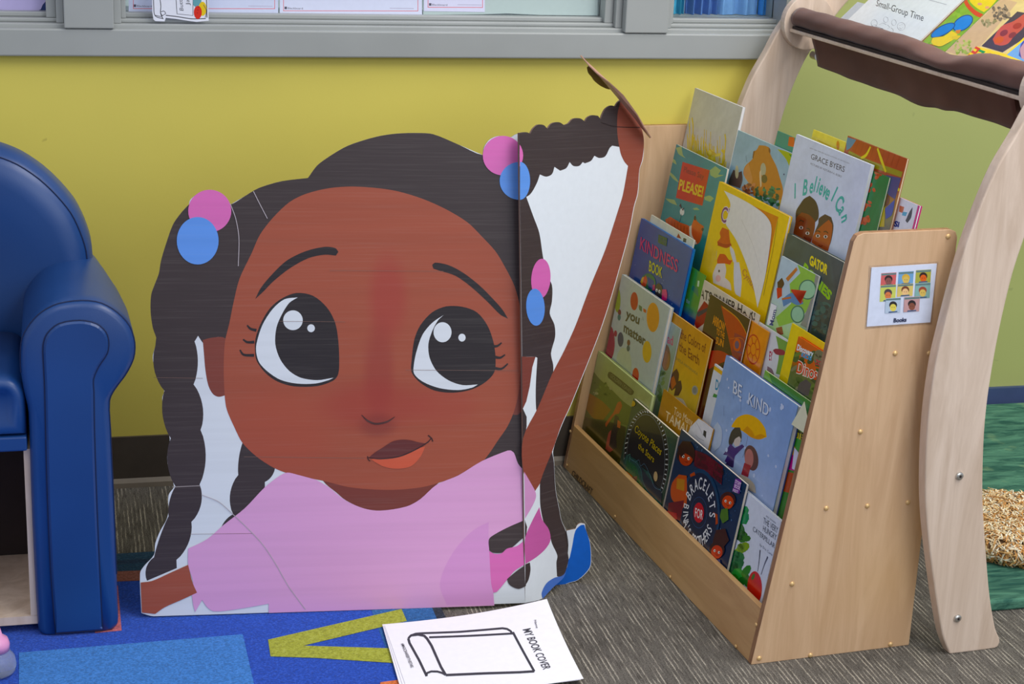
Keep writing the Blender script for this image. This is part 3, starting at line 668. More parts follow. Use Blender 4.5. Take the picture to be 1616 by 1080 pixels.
    def blobs(s, c, n, seed, x0, x1, y0, y1, rx, ry, cols):
        rnd = random.Random(seed); q0 = s.pl.k
        for i in range(n):
            pts = P(c, ell(rnd.uniform(x0, x1), rnd.uniform(y0, y1), rx*rnd.uniform(.5, 1.3), ry*rnd.uniform(.5, 1.3), 8, rot=rnd.uniform(0, 180)))
            s.pl.k = q0 + (i % 4); s.pl.px(s.mb, pts, cols[i % len(cols)], smooth=False)
        s.pl.k = q0+5; return s
    def face(s, c, cx, cy, r_, skin, hair, rot=0):
        s.e(c, cx, cy-r_*.25, r_*1.15, r_*1.2, hair, rot); s.e(c, cx, cy+r_*.1, r_*.85, r_, skin, rot)
        for d in (-.33, .33): s.e(c, cx+d*r_, cy+r_*.05+d*r_*.4, r_*.16, r_*.2, (240, 232, 220)); s.e(c, cx+d*r_+r_*.04, cy+r_*.07+d*r_*.4, r_*.08, r_*.12, (30, 22, 22))
        s.l(c, [(cx-r_*.2, cy+r_*.5), (cx, cy+r_*.62), (cx+r_*.25, cy+r_*.62)], .0008, (90, 30, 28)); return s
    def done(s, name='front_cover'):
        s.mb.build('cover', M['gloss'] if s.gloss else M['print'], s.t, inv=s.MI); s.pages.build('pages', M['paper'], s.t); return s
WH_ = (226, 228, 230)
# ---- bottom row
b = Book('green picture book of a field and a leaning figure, far left of the bottom row', .0188, (943,560), (1030,618), .012, .0088, [(0, (150,160,112)), (.3, (150,152,100)), (.45, (92,104,50)), (.7, (84,78,34)), (1, (60,58,28))], (196,204,150), board=True, hgt=.222)
b.p('b1', [(190,190),(240,250),(330,330),(430,430),(500,480),(490,640),(300,560),(150,380)], (88,100,48)).p('b1', [(150,360),(260,430),(330,500),(270,580),(190,570),(120,480)], (138,96,44)).p('b1', [(120,560),(300,590),(450,640),(430,900),(330,900),(100,700)], (70,66,30))
b.p('b1', [(330,193),(500,330),(518,352),(510,372),(495,380),(480,375),(310,240),(303,215),(312,192)], (62,58,40)).t_('b1', 'GOLDEN LEAVES', (322,232), (490,368), (332,205), (120,120,84), .01)
b.p('b1', [(385,440),(410,430),(420,470),(395,530),(360,540),(290,640),(285,610),(350,520)], (176,98,70)).p('b1', [(365,540),(395,560),(400,640),(375,700),(378,800),(350,825),(312,800),(335,680)], (48,36,34)).p('b1', [(310,690),(335,660),(315,790),(350,825),(320,845),(285,815)], (170,92,82)).p('b1', [(385,580),(410,600),(405,650),(380,640)], (196,116,80)).blobs('b1', 14, 3, 190, 330, 280, 380, 9, 14, [(110,124,64),(74,88,38),(150,150,110)]).done()
b = Book('dark green book with an arched night scene titled Coyote Places the Stars', .0122, (998,637), (1071.5,681), .012, .0056, [(0, (44,70,58)), (1, (36,62,54))], hgt=.20)
b.p('b2', ell(285,560,225,490,48), (26,26,30), smooth=False).p('b2', ell(280,580,190,455,48), (24,24,34), smooth=False).ring('b2', 285,560,225,490,.0007,(150,156,150)).ring('b2', 280,580,192,458,.0007,(140,150,160))
for i in range(44):
    q = R(150+i*6.2); b.e('b2', 284+209*math.cos(q), 568+474*math.sin(q), 6, 9+4*(i % 3), (196,200,204), i*8)
b.p('b2', [(90,520),(200,590),(230,640),(330,720),(370,820),(440,880),(440,1080),(60,1080),(60,600)], (28,74,74)).p('b2', [(90,580),(190,650),(230,800),(300,900),(400,990),(420,1080),(60,1080)], (34,92,60)).p('b2', [(170,590),(240,680),(260,800),(340,940),(440,1010),(440,900),(330,780),(230,640)], (22,34,56))
b.l('b2', [(120,560),(180,600),(215,580),(232,640),(270,620),(330,740),(370,850),(440,885)], .0009, (90,120,140)).l('b2', [(150,580),(200,620),(235,680),(250,780),(310,900),(400,980)], .0009, (80,116,130)).l('b2', [(80,620),(100,540),(130,520),(120,600)], .0009, (96,140,130)).e('b2', 383,745,20,50,(196,170,130))
b.p('b2', [(50,685),(100,700),(155,745),(130,770),(60,720)], (208,120,44)).p('b2', [(150,750),(200,740),(190,790),(150,790)], (120,80,70)).p('b2', [(170,800),(240,820),(270,880),(230,900),(180,850)], (96,110,60)).e('b2', 155,15,26,28,(196,160,50))
b.t_('b2', 'Coyote Places', (168,290), (432,535), (190,222), (188,164,50), .012).t_('b2', 'the Stars', (205,458), (362,608), (218,398), (188,164,50), .012).done()
b = Book('dark blue book titled Bracelets for Bina\'s Brothers, front of the bottom row', .0116, (1073.5,685), (1180,757), .012, .0054, [(0, (30,54,84)), (.5, (26,44,74)), (1, (24,34,62))], hgt=.228)
b.dots(70, (90,120,150), 5, .0011, (.1, .95, .5, 1)).p('b3', [(235,150),(330,190),(450,280),(440,420),(330,330),(225,270)], (92,26,44)).t_('b3', 'Rajani', (250,200), (315,240), (256,155), (52,20,34), .03).t_('b3', 'LaRocca', (245,262), (330,305), (248,215), (52,20,34), .03).t_('b3', 'Chaaya', (385,300), (455,345), (390,245), (52,20,34), .03).t_('b3', 'Prabhat', (370,360), (440,405), (374,310), (52,20,34), .03)
b.e('b3', 270,640,158,345,(30,60,92)).e('b3', 268,640,142,315,(22,34,62)).ring('b3', 265,635,62,120,.0006,(60,90,130))
b.p('b3', [(60,400),(110,340),(170,350),(170,560),(140,600),(60,540),(45,470)], (196,84,36)).p('b3', [(95,370),(155,380),(150,470),(90,450)], (190,130,50)).p('b3', [(30,560),(150,540),(120,700),(20,660)], (110,26,40)).face('b3', 165,205,62,(176,70,48),(44,22,28)).p('b3', [(100,130),(140,80),(200,85),(232,150),(228,240),(200,200),(160,175),(125,210)], (48,20,26)).p('b3', [(195,340),(230,320),(238,345),(200,360)], (176,80,50))
b.face('b3', 490,550,52,(196,74,46),(64,26,30)).p('b3', [(440,610),(490,600),(495,690),(450,720),(430,670)], (76,112,50)).face('b3', 405,935,52,(196,66,44),(52,22,26)).p('b3', [(400,770),(470,760),(500,850),(460,900),(410,860),(370,870)], (58,24,28)).p('b3', [(360,990),(430,1000),(440,1070),(370,1040)], (52,64,130)).p('b3', [(375,630),(410,650),(415,720),(395,730),(395,680)], (170,74,46)).p('b3', [(10,620),(95,640),(98,690),(15,665)], (170,30,46))
b.p('b3', [(550,370),(598,380),(580,490),(525,470)], (110,60,140)).t_('b3', 'STORY', (545,405), (592,432), (550,378), (230,210,236), .02).t_('b3', 'BOOK', (540,440), (585,462), (545,412), (230,210,236), .02).t_('b3', 'FEST', (530,470), (570,488), (533,448), (230,210,236), .02)
cc = b.pl.to(P('b3', [(266,636)])[0]); b.e('b3', 266,636,41,78,(190,30,46)).t_('b3', 'FOR', (235,668), (295,690), (240,595), (240,226,226), .01)
b.pl.arc(b.mb, 'BRACELETS', cc, .040, 166, 18, .021, (226,228,232), .008, .66); b.pl.arc(b.mb, "BINA'S BROTHERS", cc, .0385, 190, 350, .0205, (226,228,232), .006, .60, True)
b.done()
b = Book('white picture book with green leafy art titled The Very Hungry Caterpillar', .0185, (1178,778), (1233,822), .012, .0060, (208,216,228), hgt=.212, xl=-.235, board=True, edge=(226,214,194))
b.blobs('b4', 9, 8, 90, 200, 170, 300, 60, 60, [(34,132,84),(40,120,74),(50,140,80)]).blobs('b4', 9, 9, 90, 200, 350, 470, 55, 50, [(42,96,46),(54,108,44),(34,84,40)]).blobs('b4', 8, 10, 80, 180, 510, 570, 50, 36, [(126,158,50),(108,142,58)]).blobs('b4', 9, 11, 60, 170, 600, 720, 50, 50, [(38,100,60),(46,112,64)]).blobs('b4', 9, 12, 60, 200, 740, 900, 55, 60, [(50,122,44),(60,150,70),(40,104,44)])
b.e('b4', 262,900,66,150,(196,48,40)).e('b4', 250,800,12,30,(70,110,44), 20)
b.l('b4', [(290,750),(302,660),(312,560)], [.0014,.0022,.004], (92,94,106)).l('b4', [(320,780),(350,690),(380,620)], [.0014,.0022,.004], (92,94,106))
b.t_('b4', 'THE VERY', (338,318), (468,412), (345,262), (86,92,104)).t_('b4', 'HUNGRY', (335,388), (455,475), (342,335), (86,92,104)).t_('b4', 'CATERPILLAR', (245,385), (440,548), (252,342), (86,92,104)).t_('b4', 'by Eric Carle', (308,520), (420,615), (312,498), (120,126,140)).t_('b4', 'MY OWN', (365,262), (450,325), (368,248), (110,116,128)).done()
b = Book('ochre book titled Too Many Tamales with a torn white corner', .0262, (1047,617), (1127,675), .012, .0014, [(0, (178,128,50)), (1, (166,112,44))], gloss=False)
b.t_('a7', 'Too Many', (165,52), (278,128), (172,5), (226,206,170)).t_('a7', 'TAMALES', (112,88), (300,215), (122,30), (226,206,170), .004).p('a7', [(318,80),(410,135),(370,290),(240,200),(270,130)], (214,214,220), smooth=False).p('a7', [(350,150),(366,160),(362,200),(345,180)], (36,36,44)).l('a7', [(305,105),(330,150),(345,185)], .0008, (150,150,160)).l('a7', [(300,180),(320,200),(350,215)], .0008, (150,150,160)).done()
# ---- second row
b = Book('pale grey board book with coloured dots titled you matter', .0302, (982,432), (1057,487), .13, .0085, (176,188,192), board=True, hgt=.25)
for cx, cy, rx, ry, c in ((544,250,27,65,(178,40,44)),(677,365,45,105,(214,142,40)),(366,545,40,125,(150,30,70)),(447,522,21,52,(44,56,100)),(470,700,55,120,(178,188,168)),(635,610,32,78,(212,170,30)),(554,775,23,52,(190,52,46)),(425,240,22,90,(140,160,60))):
    b.e('a2', cx, cy, rx, ry, c)
b.t_('a2', 'you', (482,365), (578,415), (492,300), (52,50,54), .03).t_('a2', 'matter', (468,465), (622,570), (474,395), (52,50,54), .03)
b.p('a2', [(578,275),(600,290),(598,325),(580,310)], (80,110,80)).p('a2', [(608,300),(630,312),(628,335),(610,325)], (196,90,60)).l('a2', [(600,385),(606,362),(612,388)], .0009, (70,90,70))
for x, y, c in ((440,330,(110,50,50)),(437,365,(60,110,110)),(412,480,(150,50,70)),(505,545,(110,60,56)),(502,585,(60,80,90))): b.e('a2', x, y, 11, 22, c)
b.done()
b = Book('thin green and pale blue book of two faces tucked beside you matter', .0392, (1048,500), (1074,520), .13, .0022, [(0, (150,168,172)), (.4, (120,140,120)), (1, (70,96,48))], hgt=.23)
b.t_('a2', 'bad', (758,535), (818,565), (762,468), (184,90,120), .02).e('a2', 768,650,33,95,(120,84,52)).e('a2', 768,668,26,66,(146,100,66)).blobs('a2', 20, 4, 690, 800, 740, 960, 14, 24, [(84,112,54),(70,98,44),(98,124,66)]).done()
b = Book('yellow book titled The Colors of the Earth with curled pages', .0420, (1060,487), (1122,541), .13, .0036, [(0, (200,140,48)), (.3, (204,160,70)), (.55, (196,178,90)), (1, (176,130,44))], edge=(206,190,140), gloss=False)
b.t_('6', 'the Colors of', (155,495), (262,560), (158,455), (118,62,40), .012).t_('6', 'the Earth', (150,548), (235,612), (152,505), (118,62,40), .012).t_('6', 'SHEILA HAMANAKA', (135,585), (228,655), (137,572), (120,110,70))
b.p('6', [(125,640),(140,625),(150,650),(140,700),(118,720),(105,690)], (84,48,34)).p('6', [(140,680),(158,675),(162,710),(148,740),(128,740)], (72,42,34)).p('6', [(110,670),(128,655),(138,690),(120,715)], (176,98,60)).p('6', [(130,745),(165,755),(185,790),(150,790)], (196,190,170)).e('6', 217,717,13,20,(150,150,140)).e('6', 217,717,9,14,(120,120,116)).done()
b = Book('thin white book edge with blue letter D beside the Be Kind book', .0385, (1128,575), (1146,586), .13, .0030, (206,212,222), hgt=.235, xr=None)
b.t_('6', 'DOG', (303,712), (345,735), (307,668), (40,130,176), .03).p('6', [(298,730),(315,738),(312,750),(292,745)], (40,130,70)).r(0, 1, .955, .985, (220,170,50)).done()
b = Book('light blue hardcover titled Be Kind with a yellow umbrella', .0302, (1147,557), (1258,645), .13, .0105, [(0, (128,158,204)), (.35, (142,168,210)), (.7, (168,184,212)), (1, (196,194,196))], board=True, edge=(214,216,220), spine=(66,84,130))
b.p('b6', [(200,515),(235,470),(300,450),(370,480),(420,545),(432,605),(380,622),(320,600),(250,555),(190,535)], (222,168,34)).p('b6', [(270,560),(300,530),(330,560),(350,600),(390,585),(428,600),(380,622),(320,604)], (204,140,36)).l('b6', [(303,600),(296,640),(280,710),(268,745)], .0009, (90,80,84))
b.p('b6', [(190,570),(215,540),(250,540),(262,590),(258,640),(225,620),(200,650),(190,690),(172,640)], (48,46,52)).p('b6', [(215,620),(245,600),(258,620),(245,665),(218,670),(205,650)], (196,186,180)).p('b6', [(160,690),(185,650),(215,680),(265,655),(280,670),(230,720),(215,740),(205,815),(145,770),(165,730),(135,725)], (70,52,112)).p('b6', [(180,760),(205,770),(198,815),(150,790)], (56,44,84))
b.e('b6', 328,748,46,88,(92,64,66),-10).e('b6', 312,752,30,66,(176,120,116)).p('b6', [(280,780),(325,800),(305,880),(258,860)], (150,66,72)).l('b6', [(140,390),(140,460)], .0008, (100,120,160)).l('b6', [(258,360),(256,440)], .0008, (110,130,170)).l('b6', [(205,320),(208,345)], .0008, (100,120,160)).dots(24, (190,204,228), 3, .003, (.05, .95, .3, .95))
b.p('b6', [(60,560),(100,500),(130,560),(120,660),(80,700),(50,640)], (176,192,216)).p('b6', [(250,860),(300,880),(350,930),(360,990),(240,930)], (190,178,160))
b.t_('b6', 'BE', (205,305), (262,345), (212,215), (60,76,116), .018).t_('b6', 'KIND', (308,382), (445,468), (316,300), (60,76,116), .018).t_('b6', 'BE', (203,303), (260,343), (210,213), (206,216,234), .008).t_('b6', 'KIND', (306,380), (443,466), (314,298), (206,216,234), .008).done()
b = Book('bright green book with a yellow band reading MONSTERS by the side panel', .0421, (1208,582), (1283,640), .13, .0035, [(0, (110,156,74)), (.3, (70,128,56)), (1, (60,110,50))])
b.p('6', [(530,640),(600,690),(720,760),(718,830),(640,820),(560,720)], (56,120,60)).p('6', [(622,872),(690,905),(684,935),(618,905)], (206,190,44), smooth=False).t_('6', 'MONSTERS', (596,893), (698,938), (600,865), (40,40,34), .03).p('6', [(618,905),(690,938),(680,980),(605,950)], (70,140,60)).e('6', 625,975,22,28,(206,150,44)).p('6', [(600,1000),(640,990),(640,1060),(596,1050)], (186,50,130)).p('6', [(640,960),(660,990),(655,1065),(630,1050)], (206,206,220)).p('6', [(596,1060),(660,1075),(640,1160),(570,1140)], (170,80,50)).done()
note = MB(); NP = Plane(BO+eY*.0290, eX, (Vector((0, 0, 1))+eY*T)); pp = P('6', [(683,765),(696,835),(690,905),(628,862)])
nv = [NP.at(NP.to(p), .0005) for p in pp]; note.add(nv+[v-NP.n*.0006 for v in nv], [(0,1,2,3),(4,5,6,7),(0,1,5,4),(1,2,6,5),(2,3,7,6),(3,0,4,7)], (206,206,178)); NP.k = 4
q_ = P('6', [(652,868),(692,812),(640,842)]); NP.text(note, 'R(S blue', q_[0], q_[1], q_[2], (40,46,40), .01)
tag(note.build('paper_note', M['paper']), 'small cream torn note with handwriting tucked over the Monsters book', 'note')
# ---- third row
b = Book('blue board book titled the Kindness Book with a beach ball', .0480, (1012,345), (1093,393), .24, .0062, [(0, (52,84,158)), (1, (40,68,140))], board=True, edge=(60,130,190), spine=(60,130,190))
b.dots(40, (150,170,210), 7, .0010, (.05, .95, .2, .7)).p('b5', [(335,205),(430,245),(420,330),(330,290)], (34,84,64)).t_('b5', 'THE', (342,275), (418,318), (346,222), (28,70,100), .03)
b.t_('b5', 'KINDNESS', (135,355), (535,612), (148,225), (196,72,128), .016).t_('b5', 'BOOK', (232,590), (372,668), (240,478), (206,204,50), .02)
b.p('b5', ell(225,720,80,100), (44,110,80), smooth=False).p('b5', [(150,700),(200,640),(215,690),(200,760),(150,750)], (206,80,44)).p('b5', [(140,710),(165,660),(180,655),(165,730)], (214,170,50)).p('b5', [(215,650),(290,700),(280,790),(230,780)], (36,60,140))
b.p('b5', [(305,750),(340,720),(375,760),(378,880),(300,860)], (44,38,48)).p('b5', [(375,790),(420,790),(430,850),(420,910),(370,900)], (206,70,130)).p('b5', [(275,740),(300,740),(296,800),(270,800)], (190,60,110)).e('b5', 316,800,11,18,(230,230,234)).e('b5', 346,812,11,18,(230,230,234)).e('b5', 318,804,4,8,(20,20,30)).e('b5', 348,815,4,8,(20,20,30)).done()
b = Book('pale book with tiny red house peeking above the Kindness book', .0545, (1028,338), (1095,380), .24, .0030, [(0, (206,212,206)), (1, (190,198,196))])
b.p('b5', [(545,190),(575,250),(525,235)], (150,50,50), smooth=False).p('b5', [(598,240),(630,250),(625,290),(592,280)], (50,60,60)).l('b5', [(600,300),(640,320)], .001, (120,130,120)).done()
b = Book('thin blue and green book edge between Kindness and the cat title', .0588, (1086,415), (1113,438), .24, .0016, [(0, (70,142,62)), (.32, (64,132,60)), (.36, (44,64,140)), (1, (34,48,110))], edge=(200,214,200))
b.t_('c1', '1', (345,745), (358,750), (350,700), (190,214,190), .02).p('c1', [(300,770),(355,830),(350,760),(310,740)], (40,110,90)).t_('c1', 'the', (258,870), (285,885), (262,835), (150,160,200)).done()
b = Book('cream book with black letters ATS and a red and black figure', .0563, (1112,440), (1198,500), .24, .0020, [(0, (206,196,176)), (.3, (196,186,172)), (1, (170,160,160))], gloss=False)
b.t_('c1', 'CATS IN HER HAIR!', (330,820), (790,1010), (338,745), (44,36,34), .02).p('c1', [(400,860),(440,900),(430,1000),(340,1080),(320,1000)], (150,44,44)).p('c1', [(340,950),(440,905),(445,925),(350,985)], (60,50,60)).done()
b = Book('black and orange book titled Arrow to the Sun', .0480, (1121,466), (1184,502), .24, .0032, [(0, (54,30,22)), (.4, (58,28,20)), (1, (80,30,20))], gloss=True)
b.p('a5', [(240,340),(310,390),(380,470),(430,600),(440,740),(320,700),(290,560),(260,430)], (170,60,40)).p('a5', [(330,520),(400,560),(420,640),(380,720),(310,660)], (136,58,64)).l('a5', [(250,350),(350,430),(410,540),(440,730)], .0018, (200,130,50)).l('a5', [(300,560),(380,560),(420,650)], .0015, (190,90,40)).l('a5', [(330,640),(400,660)], .0015, (70,60,100)).e('a5', 345,600,26,44,(196,80,40)).e('a5', 345,600,14,26,(90,70,100)).p('a5', [(150,640),(240,640),(330,690),(240,720),(160,760)], (170,40,26))
b.t_('a5', 'ARROW', (185,460), (265,520), (190,400), (214,140,60), .03).t_('a5', 'TO THE', (210,528), (262,562), (213,490), (214,140,60), .03).t_('a5', 'SUN', (205,590), (255,615), (210,545), (214,140,60), .03).done()
b = Book('orange book with a red blossom drawing behind Arrow to the Sun', .0530, (1150,485), (1213,523), .24, .0030, [(0, (218,134,38)), (1, (212,116,40))], edge=(180,140,70))
b.ring('a5', 452,630,42,95,.0028,(184,56,30)).ring('a5', 452,630,18,40,.0018,(184,56,30))
for i in range(7): q = R(i*51); b.l('a5', [(452+20*math.cos(q), 630+44*math.sin(q)), (452+38*math.cos(q), 630+84*math.sin(q))], .0022, (184,56,30))
b.done()
b = Book('white and green book with a crayon drawing left of the dinosaur book', .0588, (1196,504), (1247,543), .24, .0024, [(0, (204,208,210)), (1, (200,196,210))])
b.p('a5', [(600,540),(690,590),(660,760),(640,800),(600,790),(620,660)], (110,150,80)).p('a5', [(580,635),(600,625),(650,635),(665,655),(650,668),(600,662)], (136,20,64)).t_('a5', 'EY', (555,700), (578,705), (558,640), (170,40,90), .03).p('a5', [(545,740),(575,760),(590,800),(540,780)], (120,90,100)).done()
b = Book('bright yellow book cover edge behind the dinosaur book', .0555, (1250,510), (1306,545), .24, .0028, [(0, (222,196,34)), (1, (214,184,30))], edge=(226,206,60)).done()
b = Book('orange topped dinosaur fact board book against the side panel', .0480, (1260,531), (1306,560), .24, .0068, [(0, (206,96,48)), (.16, (196,92,52)), (.22, (74,96,54)), (.6, (84,98,64)), (1, (76,84,70))], edge=(206,90,44), spine=(206,90,44), board=True)
b.blobs('6', 34, 21, 640, 780, 560, 730, 22, 14, [(58,84,44),(92,116,58),(110,112,84),(48,70,40)]).p('6', [(660,690),(690,670),(712,690),(700,740),(650,735)], (70,66,72)).t_('6', 'Discovery', (650,545), (718,575), (655,520), (220,232,238), .03).t_('6', 'KIDS', (668,572), (712,592), (672,555), (60,150,190), .05)
b.t_('6', 'Dinosaurs', (648,640), (800,700), (656,590), (240,226,210), .06).t_('6', 'Dinosaurs', (648,640), (800,700), (656,590), (206,60,36), .02).t_('6', 'ZOOM', (728,605), (775,625), (732,585), (206,80,96), .03).done()
# ---- fourth row
b = Book('teal book titled PLEASE! in a red square above a tiger', .0815, (1068,225), (1147,270), .36, .0050, [(0, (30,130,140)), (.5, (32,134,140)), (1, (34,110,104))])
for q in ([(300,150),(340,140),(350,200),(370,225),(320,195)],[(270,220),(295,240),(305,270),(275,250)],[(245,310),(290,350),(325,400),(280,370),(250,330)],[(540,310),(580,280),(620,310),(600,340),(640,345),(580,365),(545,345)],[(225,510),(290,520),(310,560),(260,540)],[(500,500),(540,490),(570,510),(545,535),(505,520)],[(220,440),(235,425),(228,460)],[(420,580),(450,575),(470,592),(430,592)]): b.p('a3', q, (150,176,120))
b.p('a3', [(348,250),(540,310),(488,562),(300,505)], (196,44,36), smooth=False).t_('a3', 'Please Say', (355,320), (498,375), (360,280), (130,30,34), .02).t_('a3', 'PLEASE!', (318,445), (488,500), (330,372), (224,196,84), .03)
b.p('a3', [(225,660),(260,640),(330,680),(400,710),(420,760),(380,800),(300,740),(235,690)], (206,92,40)).p('a3', [(420,680),(438,625),(450,670),(500,710),(490,750),(470,820),(440,840),(410,800),(400,740)], (208,92,44)).p('a3', [(395,710),(412,700),(415,770),(450,830),(430,840),(400,790)], (226,214,200)).e('a3', 436,650,8,16,(60,40,40)).e('a3', 490,730,8,12,(60,40,40))
for i in range(7): b.l('a3', [(250+i*22, 650+i*11), (246+i*22, 690+i*14)], .0008, (80,40,30))
b.e('a3', 345,605,16,26,(214,220,220)).p('a3', [(325,560),(335,545),(345,585),(360,575),(352,600)], (30,40,60)).l('a3', [(340,620),(332,660),(326,680)], .0016, (24,50,70)).done()
b = Book('yellow book with a torn white cover and a juggling hen, fourth row', .0720, (1135,288), (1245,340), .36, .0075, (228,190,20), board=True, edge=(214,206,186), spine=(222,180,20))
b.p('c1', [(640,60),(975,210),(960,260),(880,640),(860,600),(700,200)], (206,130,70)).p('c1', [(540,290),(590,310),(600,400),(610,430),(570,450),(505,430),(500,400),(525,370),(520,330)], (198,82,44)).p('c1', [(505,400),(560,420),(608,415),(612,432),(570,450),(503,430)], (170,50,40))
b.p('c1', [(500,540),(520,495),(560,500),(590,540),(618,545),(600,580),(560,570),(500,570)], (206,74,40)).p('c1', [(500,570),(560,570),(570,620),(560,680),(600,720),(610,780),(470,720),(465,660),(485,600)], (216,206,206)).p('c1', [(630,560),(670,560),(690,700),(680,830),(640,800),(628,680)], (206,208,220)).p('c1', [(600,430),(630,470),(650,560),(625,560),(600,470)], (206,204,210)).l('c1', [(498,470),(490,540)], .001, (190,180,170)).e('c1', 515,628,6,10,(60,40,40)).e('c1', 508,685,20,26,(226,180,180)).dots(30, (236,214,110), 8, .0009, (.45, .8, .1, .4))
b.t_('c1', 'CLUCK', (525,240), (760,330), (545,120), (224,214,226), .05).t_('c1', 'CLUCK', (525,240), (760,330), (545,120), (112,50,110), .012).t_('c1', 'Cynthia', (690,640), (800,800), (715,600), (196,140,90), .01)
b.p('c1', [(555,5),(650,50),(760,110),(870,190),(920,270),(915,400),(880,640),(850,780),(815,915),(785,760),(730,580),(650,390),(570,270),(575,230),(605,110)], (220,218,214), corner=40).l('c1', [(690,230),(780,430),(840,640)], .0008, (196,192,188)).l('c1', [(970,240),(930,480),(860,820)], .0008, (60,50,40)).done()
b = Book('pale book with a cyclist on green titled Mom, spine side up', .0668, (1234,403), (1292,437), .36, .0034, [(0, (176,196,206)), (.4, (176,196,210)), (.7, (170,200,150)), (1, (150,190,110))], hgt=.155)
b.p('a5', [(740,70),(890,140),(850,250),(800,380),(740,440),(620,480),(600,420),(700,330),(690,200),(760,130)], (142,186,92)).p('a5', [(860,140),(890,140),(830,440),(800,490),(760,470),(830,300)], (130,134,130)).e('a5', 808,238,58,66,(60,110,90)).e('a5', 808,238,50,58,(150,196,160)).e('a5', 742,400,46,58,(60,110,90)).e('a5', 742,400,38,50,(146,190,160))
b.p('a5', [(640,300),(700,260),(760,270),(780,330),(740,340),(700,320),(650,350)], (92,132,176)).p('a5', [(605,230),(640,210),(640,280),(610,300)], (196,50,50)).p('a5', [(610,190),(640,160),(655,200),(640,230),(612,225)], (70,40,34)).p('a5', [(665,165),(735,90),(742,110),(680,185)], (190,120,80)).l('a5', [(700,240),(800,250),(760,330),(780,310)], .0022, (196,44,50)).l('a5', [(640,300),(700,290)], .003, (190,110,80)).p('a5', [(600,490),(640,480),(650,530),(615,540)], (140,80,60))
b.p('a5', [(570,325),(608,345),(575,475),(540,470)], (226,228,232), smooth=False).l('a5', [(570,325),(608,345),(575,475)], .0007, (60,80,120)).t_('a5', 'Mom', (582,475), (605,372), (556,470), (44,64,120), .02).done()
b = Book('dark green book titled Gator Bones beside the plywood side panel', .0715, (1243,370), (1331,412), .36, .0110, [(0, (60,76,76)), (.3, (52,66,64)), (1, (34,50,54))], edge=(176,172,156), board=True, hgt=.2)
b.t_('a5', 'GATOR', (818,70), (935,140), (826,10), (226,206,60), .045).t_('a5', 'BONES', (770,110), (950,310), (790,60), (140,190,60), .05).blobs('a5', 26, 5, 840, 940, 330, 520, 16, 26, [(44,74,76),(54,90,84),(30,48,54)]).done()
b = Book('red and green book mostly hidden by the side panel, fourth row', .0850, (1318,430), (1345,445), .36, .0030, [(0, (190,40,90)), (.35, (186,40,84)), (.38, (90,160,70)), (1, (50,130,56))])
b.done()
# ---- top row
b = Book('tall white book with yellow grass drawing at the top left of the case', .1060, (1097,138), (1172,170), .47, .0060, [(0, (190,188,182)), (1, (196,196,190))], edge=(210,208,206))
for i in range(90):
    rnd = random.Random(i); x = rnd.uniform(185, 350); y0 = 610+(x-185)*.55; hh = rnd.uniform(10, 60)
    if i % 11 == 0: hh += 60
    b.pl.k = 2+i % 3; b.l('3', [(x, y0+60), (x+rnd.uniform(-8, 8), y0-hh)], .0022, [(216,192,60),(220,200,90),(206,176,44)][i % 3])
b.pl.k = 6; b.blobs('3', 50, 2, 188, 345, 640, 760, 10, 14, [(214,188,60),(222,204,100),(204,172,50)]).l('3', [(205,500),(210,540),(206,620)], .004, (214,192,70)).l('3', [(345,570),(348,600),(340,680)], .004, (214,190,60)).done()
b = Book('picture book with a brown mound under a blue sky, top row', .1010, (1165,205), (1260,247), .47, .0044, [(0, (142,174,190)), (.6, (160,182,200)), (1, (120,120,110))], edge=(190,196,170))
b.p('b7', [(590,310),(700,340),(830,400),(820,520),(770,800),(730,1080),(770,780),(760,600),(700,440)], (160,172,40)).p('b7', [(730,370),(830,400),(800,520),(780,450)], (70,140,50))
b.p('b7', [(370,265),(440,270),(490,290),(510,380),(580,520),(620,650),(660,800),(650,950),(480,900),(300,880),(280,780),(180,620),(200,520),(290,430),(300,350),(340,320)], (184,126,76)).p('b7', [(190,560),(240,480),(260,560),(290,680),(270,760),(190,640)], (196,140,96)).p('b7', [(300,340),(320,330),(300,430),(288,420)], (120,74,50)).p('b7', [(490,290),(508,320),(505,370),(488,340)], (120,74,50)).e('b7', 420,560,34,80,(170,166,140)).e('b7', 434,675,36,52,(96,82,52)).p('b7', [(375,600),(395,560),(400,760),(385,780)], (206,190,160))
b.p('b7', [(0,700),(60,560),(110,600),(160,580),(170,690),(140,790),(0,740)], (96,74,66)).e('b7', 100,590,22,80,(200,190,150)).l('b7', [(210,390),(222,470)], .0008, (60,70,80)).blobs('b7', 60, 6, 330, 620, 780, 1000, 26, 20, [(44,104,78),(34,84,64),(66,128,92)]).blobs('b7', 24, 7, 620, 760, 940, 1060, 18, 22, [(160,140,60),(110,80,50),(190,160,80)]).blobs('b7', 16, 9, 180, 300, 740, 860, 22, 30, [(190,130,100),(120,70,60)]).e('b7', 675,620,8,10,(70,70,110)).done()
b = Book('thin book with a maroon top edge behind the mound book', .1057, (1196,219), (1250,240), .47, .0010, (112,40,80)).done()
b = Book('teal and orange book peeking behind the white title book', .1070, (1227,208), (1262,219), .47, .0030, (50,132,116))
b.p('b7', [(735,160),(800,170),(800,290),(720,270)], (206,96,50), smooth=False).done()
b = Book('tall white book titled I Believe I Can by Grace Byers', .0930, (1257,212), (1375,260), .47, .0062, [(0, (204,210,222)), (1, (190,202,222))], edge=(196,200,200))
